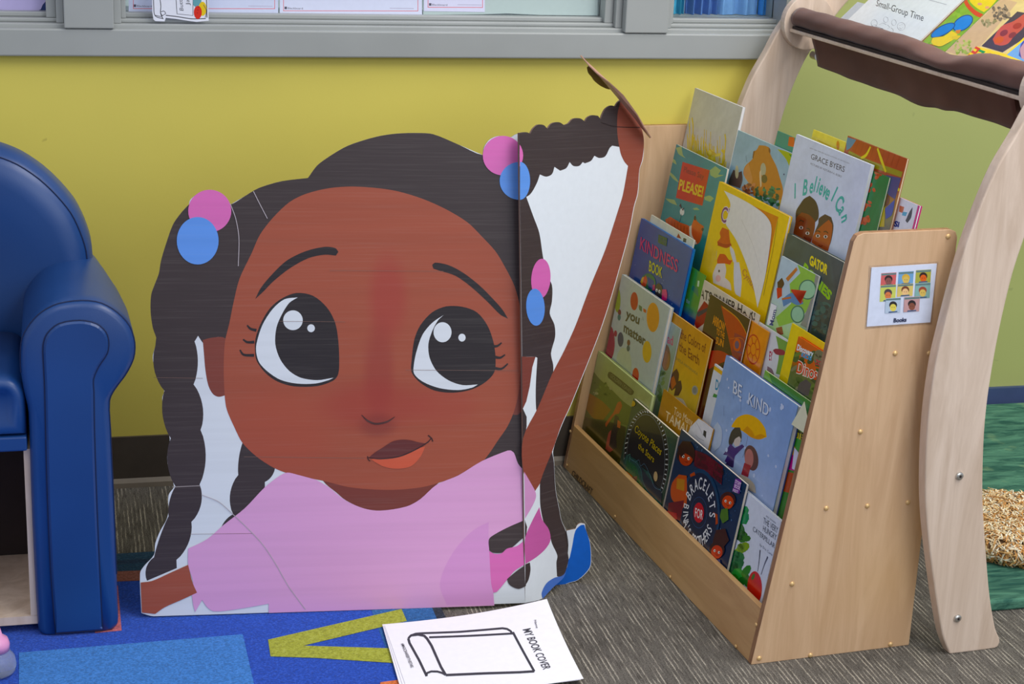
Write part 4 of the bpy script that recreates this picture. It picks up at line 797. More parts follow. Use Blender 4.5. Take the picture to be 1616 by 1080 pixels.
b.t_('b8', 'NEW YORK TIMES BESTSELLING AUTHORS OF I AM ENOUGH', (195,152), (515,278), (197,142), (110,110,120)).t_('b8', 'GRACE BYERS', (203,235), (475,345), (210,190), (66,64,76), .006).t_('b8', 'PICTURES BY KETURAH A. BOBO', (200,282), (452,388), (203,266), (110,110,120), .006)
for ch, x, y, a_, h in (('I',70,556,24,.026),('B',136,530,14,.027),('e',188,508,6,.025),('l',224,498,2,.026),('i',248,503,-2,.026),('e',262,513,-8,.025),('v',290,528,-12,.025),('e',314,547,-16,.025),('I',368,570,-20,.027),('C',394,610,-30,.027),('a',426,655,-44,.024),('n',452,708,-58,.024)):
    b.ltr('b8', ch, x, y, a_, h, (70,168,156), .025)
b.p('b8', [(85,660),(120,600),(150,560),(195,535),(240,575),(265,640),(265,720),(230,760),(160,700),(100,700),(80,740)], (62,44,40)).p('b8', [(90,710),(130,670),(190,690),(240,740),(235,810),(205,915),(150,900),(60,850),(70,800),(75,780)], (122,60,46)).p('b8', [(265,760),(270,720),(320,685),(370,710),(388,780),(370,900),(340,985),(300,960),(240,900),(230,850)], (72,50,44)).p('b8', [(240,830),(300,770),(350,730),(378,770),(370,880),(345,985),(290,970),(210,915),(220,870)], (166,92,66))
for x, y in ((126,795),(178,840),(262,862),(325,868)): b.e('b8', x, y, 16, 13, (214,206,200)); b.e('b8', x, y, 8, 11, (40,28,26))
for l in ([(108,745),(125,735),(148,748)],[(170,800),(190,805),(200,822)],[(245,830),(262,820),(282,832)],[(310,828),(328,825),(345,840)]): b.l('b8', l, .0016, (56,34,30))
b.l('b8', [(150,870),(165,885)], .001, (80,36,30)).l('b8', [(268,935),(285,948),(302,940)], .0014, (110,50,40)).done()
b = Book('pale yellow book peeking above the white title book', .1095, (1284,204), (1337,226), .47, .0030, [(0, (220,204,100)), (1, (216,190,70))])
b.e('a4', 425,205,10,30,(200,130,50)).l('a4', [(290,170),(340,195),(380,215)], .0012, (196,160,70)).done()
b = Book('green book with orange animals beside the white title book', .1005, (1372,265), (1403,283), .47, .0030, [(0, (40,116,60)), (1, (34,110,56))], hgt=.27)
for x, y in ((640,480),(620,600),(600,700),(700,395)): b.blobs('a4', 7, x, x-26, x+26, y-22, y+22, 18, 16, [(196,92,44),(180,76,40)])
b.done()
b = Book('tall book with a red tiled roof and yellow bunting, top row', .1040, (1338,215), (1432,250), .47, .0036, [(0, (164,92,70)), (.18, (160,84,64)), (.24, (150,140,44)), (.4, (70,72,96)), (1, (90,84,60))], edge=(190,180,150))
b.p('a4', [(480,150),(545,170),(510,220),(480,240)], (96,132,150)).p('a4', [(545,170),(880,290),(850,390),(600,300),(515,235)], (170,86,62)).p('a4', [(500,240),(600,290),(850,380),(840,415),(600,330),(490,260)], (150,140,40))
for i in range(9): b.l('a4', [(560+i*34, 180+i*12), (535+i*34, 255+i*12)], .0006, (130,60,46))
for l in ([(640,215),(610,270),(575,290)],[(685,225),(710,300),(740,380)],[(750,430),(800,480),(830,500)]): b.l('a4', l, [.004,.006,.004], (216,196,44))
b.p('a4', [(740,400),(840,420),(800,560),(740,520)], (74,74,116)).e('a4', 740,560,24,44,(110,70,46)).p('a4', [(735,620),(800,560),(780,660),(740,690)], (70,82,150)).p('a4', [(700,620),(735,610),(730,740),(680,740)], (186,166,60)).done()
b = Book('small white book with a magenta edge at the right end of the top row', .1110, (1420,312), (1452,325), .47, .0042, (214,214,222), hgt=.12, board=True, edge=(196,40,120), spine=(196,40,120))
b.p('a4', [(830,600),(860,610),(850,650),(825,640)], (196,120,100)).p('a4', [(850,640),(880,645),(870,670),(845,665)], (90,160,190)).p('a4', [(895,640),(915,610),(905,680),(880,715),(868,700)], (46,46,60)).t_('a4', 'Si', (790,735), (825,742), (797,700), (44,60,130), .05).r(.9, 1, 0, 1, (196,40,120)).done()

# sign taped on the side panel
mb = MB(); SP2 = Plane(BO+eX*.0012, eY, (0, 0, 1)); sp = lambda pts, c, **k: SP2.px(mb, P('c4', pts), c, smooth=False, **k)
q = [SP2.to(p) for p in P('c4', [(130,188),(985,135),(900,905),(65,962)])]
v_ = [SP2.at(a) for a in q]; mb.add(v_+[p-SP2.n*.001 for p in v_], [(0,1,2,3),(4,5,6,7),(0,1,5,4),(1,2,6,5),(2,3,7,6),(3,0,4,7)], (206,212,228))
for (x, y, w_, h_, c, fc, hc) in ((255,262,200,170,(196,110,110),(130,84,80),(44,30,30)),(482,245,200,170,(120,160,196),(206,180,110),(206,170,90)),(710,222,200,170,(160,160,80),(206,110,76),(40,26,26)),(245,420,205,215,(190,196,110),(206,130,96),(70,60,66)),(470,405,205,165,(206,186,120),(222,186,140),(110,66,50)),(700,395,200,200,(130,166,160),(206,180,110),(150,84,70)),(312,590,200,195,(176,190,206),(214,200,110),(36,32,36)),(555,575,205,195,(186,150,150),(130,84,70),(36,30,34))):
    sl = -.06; sp([(x, y), (x+w_, y+sl*w_), (x+w_-12, y+h_+sl*w_), (x-12, y+h_)], c); sp([(x+4, y+6), (x+w_-4, y+sl*w_+6), (x+w_-6, y+30+sl*w_), (x+2, y+30)], (96,120,120))
    sp(ell(x+w_*.48, y+h_*.45, 52, 50), hc); sp(ell(x+w_*.48, y+h_*.62, 42, 48), fc); sp([(x+40, y+h_-22), (x+w_-50, y+h_-30), (x+w_-50, y+h_-14), (x+35, y+h_-4)], (70,90,120))
    for d in (-14, 14): sp(ell(x+w_*.48+d, y+h_*.6, 4, 6, 8), (30,24,24))
pz = P('c4', [(412,903),(582,892),(418,850)]); SP2.text(mb, 'Books', pz[0], pz[1], pz[2], (40,46,74), .04)
SGM = Matrix.Translation(SP2.at(q[3])); sg = thing('shelf_sign', 'laminated white sign reading Books with eight small cover pictures, on the plywood side', 'sign', SGM)
mb.build('printed_card', M['print'], sg, inv=SGM.inverted())
mb = MB(); a_ = [SP2.at(SP2.to(p), -.0010) for p in P('c4', [(100,165),(1010,108),(925,930),(45,990)])]
mb.prism(a_, [p+SP2.n*.0004 for p in a_], (230,230,240)); SP2.k = 3
mb.build('laminate_border', M['film'], sg, inv=SGM.inverted())
# ------------------------------------------------------------------ second display with a canvas sling
UM = BM.copy(); unit = thing('sling_book_display', 'tall curved birch plywood stand with a brown canvas book sling', 'book stand', UM)
LL = [(.332,0),(.314,.036),(.292,.109),(.268,.201),(.253,.274),(.244,.351),(.240,.425),(.242,.5),(.249,.556),(.260,.628),(.271,.685),(.288,.745),(.308,.800),(.334,.848),(.352,.885),(.376,.921),(.412,.975),(.46,1.03)]
LR = [(.60,1.03),(.54,.985),(.498,.946),(.470,.913),(.42,.840),(.398,.790),(.382,.740),(.368,.68),(.358,.635),(.349,.565),(.344,.5),(.342,.437),(.344,.379),(.351,.309),(.358,.26),(.374,.182),(.393,.098),(.412,.037),(.4235,.014),(.4215,.003),(.4135,0)]
lp = sm(LL+LR, 4, True, 60)
for x0 in (.045, -.78):
    mb = MB(); mb.prism([(x0, y, z) for y, z in lp], [(x0-.022, y, z) for y, z in lp], mi=0)
    leg = mb.build('side_leg', [M['leg']], unit, bevel=.0025, recalc=True)
    mb = MB(); dx = x0 if x0 < 0 else x0-.022; sg_ = 1 if x0 < 0 else -1
    a = [(dx+sg_*.0003, .407+.052*math.cos(R(q)), .905+.052*math.sin(R(q))) for q in range(0, 360, 9)]
    mb.prism(a, [(dx+sg_*.018, y, z) for _, y, z in a]); mb.build('pivot_disc', [M['leg']], unit, bevel=.0015, recalc=True)
mb = MB(); mb.lathe((0, 0, 0), [(.0001, .004), (.004, .0038), (.0062, .0026), (.0068, 0), (.0001, 0)], 18, axis='x'); mb.lathe((0, 0, 0), [(.0001, .0043), (.0022, .0043), (.0022, .004), (.0001, .004)], 6, (20, 20, 20), 1, axis='x')
bt = mb.build('bolt', [M['metal'], M['brown_dark']], unit, smooth=False); UP = Plane(BO+eX*.045, eY, (0, 0, 1))
for i, p in enumerate(P('9', [(1340,192),(1332,797)])):
    q = UP.to(p); c = bt if i == 0 else copy_part(bt, unit); c.location = (.0452, q[0], q[1])
mb = MB(); mb.tube([(-.778, .43, .842), (-.757, .43, .842)], .008, 14); mb.build('cross_bolt', M['metal'], unit, smooth=False)
EXL, EXR = -.752, .018
mb = MB(); mb.box(EXL-.003, EXR+.004, .369, .398, .8946, .8995); mb.box(-.19, EXR+.004, .374, .396, .8996, .908); mb.build('shadow_gap_canvas', M['brown_dark'], unit)  # dark strip paints the shadowed gap under the roll; short block is dark fabric
mb = MB(); mb.box(EXL-.0085, EXR+.0045, .366, .400, .888, .8945); mb.build('front_rail', M['leg'], unit, bevel=.0015)
# rolled canvas over the rail
rings = []; nn_ = 70
for i in range(nn_+1):
    e = EXL-.004+(EXR-EXL)*i/nn_; t = (e+.24)/.075; dip = math.exp(-t*t)*.011; t2 = (e+.10)/.07; hump = .008/(1+math.exp(-(e+.17)/.012)); ring = []
    for k in range(18):
        q = 2*math.pi*k/18; wv_ = .0012*math.sin(e*70+k)+.001*noise.noise(Vector((e*14, k*.7, 0)))
        y = .385+(.021+wv_*.5)*math.cos(q); z = .9155+(.0180+wv_*.5)*math.sin(q)
        sf = (math.sin(q)+1)/2; z += (-dip*1.0)*sf+hump*min(1, sf*1.6); 
        y -= dip*.8*max(0, -math.cos(q))
        ring.append((e, y, z))
    rings.append(ring)
mb = MB(); mb.loft(rings); mb.build('canvas_roll', M['brown'], unit, smooth=True, recalc=True)
mb = MB(); a_, b_ = [], []; n_ = 60; rows = []
for j in range(9):
    row = []
    for i in range(n_+1):
        e = -.752+.665*i/n_; zz_ = .884-.0615*j/8*(1+.05*math.sin(e*9)+.13*math.exp(-((e+.375)/.05)**2)+.05*math.exp(-((e+.30)/.02)**2)); row.append((e, .408+.02*j/8+.0012*math.sin(e*60+j*.6)*j/8+.0015*noise.noise(Vector((e*16, j*.3, 2))), zz_))
    rows.append(row)
fr = [p for r_ in rows for p in r_]; bk = [(x, y+.0018, z) for x, y, z in fr]; W1 = n_+1
mb.add(fr, [(j*W1+i, j*W1+i+1, (j+1)*W1+i+1, (j+1)*W1+i) for j in range(8) for i in range(n_)]); mb.add(bk, [(j*W1+i, j*W1+i+1, (j+1)*W1+i+1, (j+1)*W1+i) for j in range(8) for i in range(n_)])
bo_ = [j*W1 for j in range(9)] + [8*W1+i for i in range(1, n_+1)] + [j*W1+n_ for j in range(7, -1, -1)] + list(range(n_-1, 0, -1)); nf = len(fr)
b0 = 0; mb.f += [[a, b_, b_+nf, a+nf] for a, b_ in zip(bo_, bo_[1:]+bo_[:1])]; mb.c += [(0,0,0)]*len(bo_); mb.m += [0]*len(bo_)
mb.build('hanging_flap', M['brown'], unit, smooth=True)
SLd = Vector((0, 0, 1))*math.cos(R(47))+eY*math.sin(R(47)); SLn = eY*math.cos(R(47))-Vector((0, 0, 1))*math.sin(R(47))
SO = BO+eY*.421+Vector((0, 0, .893))
mb = MB(); W_ = [BI @ (SO+SLn*.030+eX*x+SLd*v) for x, v in ((EXL, -.03), (EXR, -.03), (EXR, .24), (EXL, .24))]; nl = (BI.to_3x3() @ SLn)*.003
mb.prism(W_, [p+nl for p in W_]); mb.build('canvas_sling', M['brown'], unit, recalc=True)
def sl(off): return Plane(SO+SLn*off, eX, SLd)
G2 = 'books lying in the canvas sling'
def slb(lab, off, pxl, pxr, vt, th, col, **k):
    p_ = sl(off); x0 = p_.to(pxl)[0]; x1 = p_.to(pxr)[0]
    q0, q1 = p_.at((x0, vt)), p_.at((x1, vt))
    def proj(X): d = X-O; w_ = d.dot(fw); return (808+F*d.dot(rt)/w_, 540-F*d.dot(up)/w_)
    return Book(lab, 0, proj(q0), proj(q1), 0, th, col, pl=p_, grp=G2, **k)
b = slb('white spiral booklet titled Small-Group Time in the canvas sling', .0, (1331,38), (1449,67), .20, .003, (206,210,212), gloss=True)
b.t_('c5', 'Small-Group Time', (338,50), (745,182), (352,-5), (60,58,62), .004)
b.e('c5', 372,262,32,14,(40,38,44),-28).l('c5', [(275,240),(340,232),(400,250),(440,290)], .0009, (110,108,110))
for cx, cy, rx, ry in ((325,200,26,30),(425,170,20,24),(495,195,20,26),(558,228,34,34)): b.ring('c5', cx, cy, rx, ry, .0006, (110,108,112), 16)
for l in ([(300,225),(330,215),(350,225)],[(365,215),(400,200),(430,215)],[(440,215),(460,235),(440,250)],[(470,240),(490,260),(480,290)],[(540,225),(552,218)],[(560,215),(572,212)],[(540,240),(560,250),(575,235)]): b.l('c5', l, .0006, (110,108,112))
b.l('c5', [(800,0),(950,40)], .0008, (150,150,160)).done()
slb('dark grey book at the left end of the canvas sling', .0065, (1336,36), (1420,60), .19, .004, (62,64,66)).done()
slb('pale plastic sleeve sticking out left of the Small-Group Time booklet', .0042, (1322,33), (1345,40), .085, .0012, (170,178,186)).done()
b = slb('book with brown edge behind the Small-Group Time booklet', .0045, (1440,66), (1462,72), .2, .008, (166,128,96)); b.done()
b = slb('green book with a blue and yellow duck drawing in the canvas sling', .0, (1452,70), (1491.5,81), .205, .004, [(0, (120,160,66)), (1, (128,160,64))])
b.blobs('c5', 22, 3, 760, 1180, 60, 440, 30, 20, [(132,168,70),(112,152,60),(142,172,84)])
b.p('c5', [(1120,-20),(1140,30),(1200,90),(1275,130),(1260,160),(1190,130),(1120,60),(1090,0)], (196,56,30)).p('c5', [(860,-10),(1110,0),(1060,50),(960,50),(880,20)], (196,60,44)).p('c5', [(1140,-20),(1155,20),(1210,70),(1270,105),(1330,60),(1380,0),(1340,-60)], (214,190,30)).e('c5', 1235,35,20,12,(206,150,120)).e('c5', 1300,65,20,12,(206,150,120))
b.e('c5', 1090,200,98,58,(20,50,110),-34).e('c5', 1090,200,90,50,(40,120,196),-34).e('c5', 918,262,118,42,(20,50,110),-28).e('c5', 918,262,110,35,(40,116,190),-28)
b.p('c5', [(830,325),(930,310),(990,265),(1040,290),(1040,320),(980,360),(900,400),(840,390),(815,360)], (214,190,80)).p('c5', [(985,320),(1040,305),(1090,315),(1060,340),(1000,340)], (206,180,80)).p('c5', [(1025,262),(1075,255),(1060,290),(1035,290)], (200,120,50)).p('c5', [(790,380),(830,385),(850,405),(820,415),(795,405)], (150,90,60)).l('c5', [(815,360),(830,325),(930,310)], .0009, (60,50,40)).l('c5', [(840,392),(900,402),(985,360)], .0009, (60,50,40)).done()
b = slb('yellow framed book with colourful letters spelling PEOPLE upside down in the sling', .0, (1492.5,82), (1660,125), .21, .005, [(0, (206,186,130)), (1, (206,184,140))])
b.p('c5', [(935,440),(1280,130),(1420,-20),(1560,20),(1240,400),(1190,520),(1100,490)], (190,162,130), smooth=False)
b.blobs('c2', 26, 5, 60, 290, 580, 790, 26, 26, [(150,164,84),(170,172,104),(130,148,70)]).blobs('c2', 30, 6, 600, 860, 90, 280, 34, 22, [(110,96,84),(150,130,110),(90,76,70)]).blobs('c2', 14, 7, 440, 640, 290, 380, 26, 20, [(130,120,84),(150,140,104)])
b.p('c2', [(440,655),(950,165),(1090,190),(1090,520),(740,745)], (56,40,60), smooth=False).p('c2', [(600,560),(720,380),(900,300),(1044,200),(1044,380),(900,520),(820,620),(720,650),(630,630)], (180,90,84)).e('c2', 760,470,62,40,(120,50,60),-30).e('c2', 880,500,60,36,(120,50,60),-30).e('c2', 950,370,66,40,(150,60,60),-20).e('c2', 690,570,70,46,(190,96,70),-20)
b.p('c2', [(380,660),(790,770),(1060,520),(1400,600),(1400,1100),(900,1040),(190,830)], (222,196,80), smooth=False).p('c2', [(800,780),(1050,570),(1400,600),(1400,960),(1050,880)], (120,160,206), smooth=False).p('c2', [(1000,640),(1060,560),(1100,860),(1010,830),(975,750)], (180,140,150)).p('c2', [(1000,640),(1044,570),(1050,600),(990,700),(1010,830),(970,790)], (70,80,150))
for ch, x0_, y0_, x1_, y1_, hx, hy, c in (('E',425,700,300,835,-65,-35,(196,54,34)),('L',495,740,360,862,-80,-30,(30,130,60)),('P',580,770,460,895,-75,-35,(206,80,50)),('E',750,820,650,945,-70,-35,(190,50,36)),('P',840,860,770,965,-70,-30,(90,76,150)),('F',900,920,860,985,-50,-20,(60,140,60))):
    b.t_('c2', ch, (x0_, y0_), (x0_+hx, y0_+hy), (x1_, y1_), c, .03)
b.e('c2', 578,850,96,34,(40,110,180),-38).e('c2', 575,857,24,12,(214,210,220),-38).e('c2', 985,965,66,40,(200,90,40),-10).done()

# ------------------------------------------------------------------ blue armchair
CX = -.24; chair = thing('toddler_armchair', 'small blue vinyl armchair with rolled arms and an open cubby under the seat', 'armchair', Vector((CX, 2.6, 0)))
CXI = Matrix.Translation((-CX, -2.6, 0))
AP = Plane((0, 2.6, 0), (1, 0, 0), (0, 0, 1))
def zx(pts): return [AP.to(p) for p in pts]
armo = sm(zx([(45,652),(38,620),(33,590),(32,560),(35,535),(48,512),(66,494),(92,481),(130,476),(160,480),(185.6,495),(205,517),(213,543),(211,568),(198,594),(183,614),(173,634),(174.5,680),(180,800),(186,960),(186,985),(180,994),(163,1003),(86,1007),(66,1003),(60,990),(52,850),(48,750)]), 3, True, 60)
acx = sum(p[0] for p in armo)/len(armo)
def arm(mir):
    g = lambda x: 2*CX-x if mir else x
    rings = []
    for y, ins, tp in ((2.5965, .010, 0), (2.599, .004, 0), (2.606, 0, 0), (2.64, 0, 0), (2.72, 0, .05), (2.80, 0, .2), (2.86, 0, .4), (2.90, .002, .55), (2.92, .012, .65)):
        ring = []
        for x, z in armo:
            zc = max(.02, min(.50, z)); cx_ = .005; dx, dz = x-cx_, z-zc; d = math.hypot(dx, dz) or 1; f = max(0, 1-ins/d)
            xx = cx_+dx*f; z_ = zc+dz*f
            if xx > .03: xx = .03+(xx-.03)*(1-tp)
            ring.append((g(xx), y, max(z_, .0075)))
        rings.append(ring if not mir else ring)
    mb = MB(); mb.loft(rings); ar = mb.build('armrest', M['vinyl'], chair, smooth=True, recalc=True, inv=CXI)
    pin = sm(zx([(70.5,610),(68.7,573),(68,545),(74,526),(93,509.7),(126,504.5),(152,509.7),(167,523),(171.5,539),(169,557),(156,577),(147.5,597),(148,617),(149,680),(153,800),(160,960),(162,1000),(88,1003),(80,900),(74,760)]), 3, True, 60)
    mb = MB()
    a = [(g(x), 2.5955, max(.009, z)) for x, z in pin]; c0 = (sum(p[0] for p in a)/len(a), sum(p[2] for p in a)/len(a))
    b_ = []; 
    for i, (x, y, z) in enumerate(a):
        p0, p1 = a[i-1], a[(i+1) % len(a)]; tx_, tz_ = p1[0]-p0[0], p1[2]-p0[2]; L_ = math.hypot(tx_, tz_) or 1; nx_, nz_ = tz_/L_, -tx_/L_
        if (x+nx_*.01-c0[0])**2*4+(z+nz_*.01-c0[1])**2*.05 > (x-nx_*.01-c0[0])**2*4+(z-nz_*.01-c0[1])**2*.05: nx_, nz_ = -nx_, -nz_
        b_.append((x+nx_*.004, 2.5915, max(.009, z+nz_*.004)))
    mb.prism(a, b_); mb.build('arm_front_panel', M['vinyl'], ar, smooth=False, recalc=True, inv=CXI)
    mb = MB(); mb.tube([(x, 2.5953, z) for x, y, z in a]+[(a[0][0], 2.5953, a[0][2])], .0011, 6); mb.build('panel_seam', M['seam'], ar, inv=CXI)
    mb = MB(); mb.tube([(g(x), 2.606, z) for x, z in armo if z > .40 or x > .03], .0014, 6) if False else mb.tube([(p[0]*1.0, 2.6055, p[2]) for p in rings[2][2*3:]][:51], .0011, 6); mb.build('roll_piping', M['seam'], ar, inv=CXI)
arm(False); arm(True)
hb = [(.036,.30),(.036,.45),(.035,.53),(.033,.566),(.024,.599),(.01,.631),(-.012,.661),(-.039,.689),(-.072,.713),(-.104,.727),(-.16,.742),(-.24,.748)]
bo = [(x, z) for x, z in hb] + [(2*CX-x, z) for x, z in hb[-2::-1]]; bo = sm(bo, 3, True, 60)
def ins_(pts, d):
    c = (CX, .42); o = []
    for x, z in pts:
        dx, dz = x-c[0], z-c[1]; L_ = math.hypot(dx, dz); o.append((c[0]+dx*(1-d/L_), c[1]+dz*(1-d/L_) if z > .31 else z))
    return o
mb = MB(); mb.loft([[(x, y, z) for x, z in ins_(bo, d)] for y, d in ((2.845, .09), (2.838, .05), (2.842, .022), (2.852, .008), (2.87, 0), (2.92, 0), (2.94, .006), (2.948, .02))])
bk_ = mb.build('backrest', M['vinyl'], chair, smooth=True, recalc=True, inv=CXI)
mb = MB(); mb.tube([(x, 2.850, z) for x, z in ins_(bo, .010) if z > .5], .0011, 6); mb.build('back_piping', M['seam'], bk_, inv=CXI)
mb = MB(); sx0, sx1 = 2*CX+.074, -.074
def seat_ring(y, i):
    o = [(sx0+i, y, .3385+i), (sx1-i, y, .3385+i)]
    for a in range(0, 91, 18): o.append((sx1-.030+(.030-i)*math.cos(R(a)), y, .398+(.034-i)*math.sin(R(a))))
    o.append(((sx0+sx1)/2, y, .440-i))
    for a in range(90, 181, 18): o.append((sx0+.030+(.030-i)*math.cos(R(a)), y, .398+(.034-i)*math.sin(R(a))))
    return o
mb.loft([seat_ring(y, i) for y, i in ((2.608, .026), (2.601, .018), (2.600, .010), (2.604, .004), (2.612, .001), (2.625, 0), (2.70, 0), (2.835, -.001))])
mb.build('seat_cushion', M['vinyl'], chair, smooth=True, recalc=True, inv=CXI)
mb = MB(); mb.box(sx0, sx1, 2.601, 2.85, .314, .3378); mb.build('seat_apron', M['vinyl'], chair, bevel=.003, inv=CXI)
mb = MB(); bx0, bx1 = 2*CX+.070, -.070; mb.box(bx0, bx1, 2.612, 2.88, .020, .034); mb.build('cubby_floor', M['leg'], chair, inv=CXI)
for q_ in (bx1-.010, bx0): MB().box(q_, q_+.010, 2.612, 2.88, .0345, .3135).build('cubby_side', M['leg'], chair, inv=CXI)
mb = MB(); mb.box(bx0+.012, bx1-.012, 2.85, 2.862, .0345, .3135); mb.build('cubby_back', M['brown_dark'], chair, inv=CXI)
mb = MB(); mb.lathe((0, 0, 0), [(.0001, .0052), (.012, .0052), (.012, .0), (.0001, 0)], 14)
f0 = None
for x, y in ((.0, 2.63), (2*CX, 2.63), (.0, 2.88), (2*CX, 2.88)):
    if f0 is None: f0 = mb.build('glide_foot', M['brown_dark'], chair); f0.location = (x-CX, y-2.6, .0052)
    else: copy_part(f0, chair, (x-CX, y-2.6, .0052))
chair.location.z = 0
# doll bottle
bp = fl((-3, 1064), .0055); bo_t = thing('doll_bottle', 'small clear toy bottle with a pink cap beside the blue armchair', 'toy bottle', bp)
mb = MB(); mb.lathe((0, 0, 0), [(.0001, 0), (.018, .0), (.0255, .006), (.0275, .016), (.0255, .028), (.019, .037), (.0165, .040), (.0001, .040)], 28)
m, t, b_ = mat('clear_plastic', .08, .5); b_.inputs['Base Color'].default_value = (.75, .8, .9, 1); b_.inputs['Transmission Weight'].default_value = .8; b_.inputs['IOR'].default_value = 1.2
mb.build('bulb', m, bo_t, smooth=True)
mb = MB(); mb.lathe((0, 0, .0402), [(.0001, 0), (.0185, 0), (.0190, .010), (.0165, .018), (.009, .024), (.006, .036), (.0001, .040)], 28)
mb.build('pink_cap', plain('pink_plastic', (222, 150, 190), .3, .02), bo_t, smooth=True)

# ------------------------------------------------------------------ window papers
def paper(name, lab, cat, y, px, col, h=.22, draw=None, th=.0005, grp=None, mt='paper'):
    pl_ = Plane((0, y, 0), (1, 0, 0), (0, 0, 1)); q = [pl_.to(p) for p in px]
    mb = MB(); fr = [pl_.at(a) for a in q]; bk = [p-pl_.n*th for p in fr]; n = len(fr)
    tr = tessellate_polygon([[Vector((a[0], a[1], 0)) for a in q]]); mb.add(fr, [tuple(t) for t in tr], col); mb.add(bk, [tuple(t) for t in tr], col); mb.add(fr+bk, [(i, (i+1) % n, n+(i+1) % n, n+i) for i in range(n)], col)
    if draw: draw(pl_, mb)
    return tag(mb.build(name, M[mt]), lab, cat, grp)
YP = D+.0435; up_ = -240
def sheetart(x0, x1, yb, logo, small):
    def f(pl_, mb):
        pl_.px(mb, [(x0, yb), (x1, yb+.3), (x1, yb-.7), (x0, yb-1)], (206,120,124), smooth=False)
        pl_.px(mb, [(x0, yb), (x0+.9, yb), (x0+.9, up_+14), (x0, up_+14)], (206,120,124), smooth=False); pl_.px(mb, [(x1, yb), (x1-.9, yb), (x1-.9, up_+14), (x1, up_+14)], (206,120,124), smooth=False)
        pl_.text(mb, 'Blackboard', (logo, yb-3.2), (logo+24, yb-2.8), (logo, yb-6.2), (120,116,128), .01)
        pl_.px(mb, [(logo-5, yb-3), (logo-1.2, yb-3), (logo-1.2, yb-7), (logo-5, yb-7)], (80,76,90), smooth=False)
        pl_.px(mb, [(small, yb-4), (small+38, yb-3.6), (small+38, yb-4.6), (small, yb-5)], (176,172,190), smooth=False)
    return f
GW = 'white bordered sheets taped to the window glass'
paper('window_sheet', 'white sheet with red border line on the glass behind the jar drawing', 'paper', YP, [(203,19.5),(439,20.5),(439,up_),(203,up_)], (196,202,222), draw=sheetart(210,434,14,216,392), grp=GW)
paper('window_sheet', 'middle white sheet with red border line on the window glass', 'paper', YP, [(441.5,23),(666,24),(666,up_),(441.5,up_)], (204,208,226), draw=sheetart(447,660,17.5,454,615), grp=GW)
paper('window_sheet', 'narrow white bordered sheet on the glass left of the pale green sheet', 'paper', YP, [(669,17.5),(765,19),(765,up_),(669,up_)], (206,206,226), draw=sheetart(675,762,12,682,722), grp=GW)
paper('window_film', 'pale green translucent sheet on the window glass right of the papers', 'plastic sheet', YP+.0006, [(668,23),(760,22.5),(800,21),(850,23.5),(943,24.5),(948,up_),(668,up_)], (172,186,184), mt='paper')
def jar(pl_, mb):
    c = (70,70,76); L = lambda pts, w_=.0009, cc=c: pl_.line(mb, P('d2', pts), w_, cc)
    L([(335,-40),(338,60),(350,135),(420,160)], .0014); L([(385,-40),(398,50),(395,110),(415,160)], .0014); L([(398,100),(425,95),(440,115),(410,135),(396,110)], .0012)
    L([(440,130),(540,142),(660,160),(780,158)], .0016); L([(785,-40),(790,150)], .0016); L([(525,-40),(535,118),(670,132),(672,-40)], .0012); L([(350,130),(400,140),(415,128)], .0012)
    pl_.text(mb, 'Butter', *P('d2', [(590,92),(575,-50),(556,88)]), c, .0); pl_.text(mb, 'Jar', *P('d2', [(642,45),(636,-40),(610,45)]), c, .0)
    pl_.px(mb, P('d2', [(670,-40),(745,-40),(740,40),(690,60),(672,40)]), (100,150,160), smooth=False)
    pl_.px(mb, P('d2', ell(752,75,34,60)), (214,184,60), smooth=False); pl_.px(mb, P('d2', ell(712,105,34,56)), (200,60,50), smooth=False)
    for x, y in ((712,85),(708,110),(720,60)): pl_.px(mb, P('d2', ell(x, y, 4, 5, 8)), (120,30,34), smooth=False)
    L([(760,40),(784,90),(776,150)], .001)
paper('jar_drawing', 'cut-out child drawing of a jar with red and yellow shapes hanging on the window', 'drawing', D-.004, P('d2', [(318,-400),(325,100),(335,165),(352,180),(430,182),(440,152),(520,160),(650,180),(700,186),(805,176),(800,60),(795,-400)]), (214,216,226), draw=jar)
paper('purple_paper', 'lilac paper with a torn corner in the left window pane', 'paper', YP, P('d4', [(-400,130),(0,125),(150,130),(300,135),(470,140),(520,120),(545,60),(580,20),(585,-1200),(-400,-1200)]), (176,168,204))
paper('navy_paper', 'dark navy paper edge behind the lilac paper', 'paper', YP+.0008, P('d4', [(440,148),(585,132),(590,-1200),(440,-1200)]), (50,62,104))
# what stands beyond the glass
st('wall_beyond', MB().box(-1.6, XC-.13, D+.95, D+1.0, 0, 2.2), plain('pale_far_wall', (206, 220, 232), .6, .01))
YB = D+.085
def hung(lab, pxa, pxb, col, ph, y=YB, fold=5):
    a = zat((pxa, 20), y).x; b_ = zat((pxb, 20), y).x; mb = MB(); n = 26; fr, bk = [], []
    for j in (0, 1):
        z = (s3+.001, 1.45)[j]
        fr.append([(a+(b_-a)*i/n, y+.006*math.sin(i/n*fold*math.pi+ph)+.004*math.sin(i*.9+ph), z) for i in range(n+1)])
    ring = lambda r_: r_+[(x, yy+.008, z) for x, yy, z in reversed(r_)]
    mb.loft([ring(fr[0]), ring(fr[1])]); return tag(mb.build('hanging_cloth', plain('cloth', col, .85, .08, 12), smooth=False, recalc=True), lab, 'cloth', 'blue clothes hanging beyond the glass')
hung('turquoise cloth hanging beyond the window beside the grey stile', 1056, 1078, (70,170,206), 0)
hung('slate blue jacket hanging beyond the window', 1084, 1130, (84,120,186), 1, YB, 7)
hung('light blue shirt hanging in the middle beyond the window', 1131, 1196, (122,168,226), 2, YB, 4)
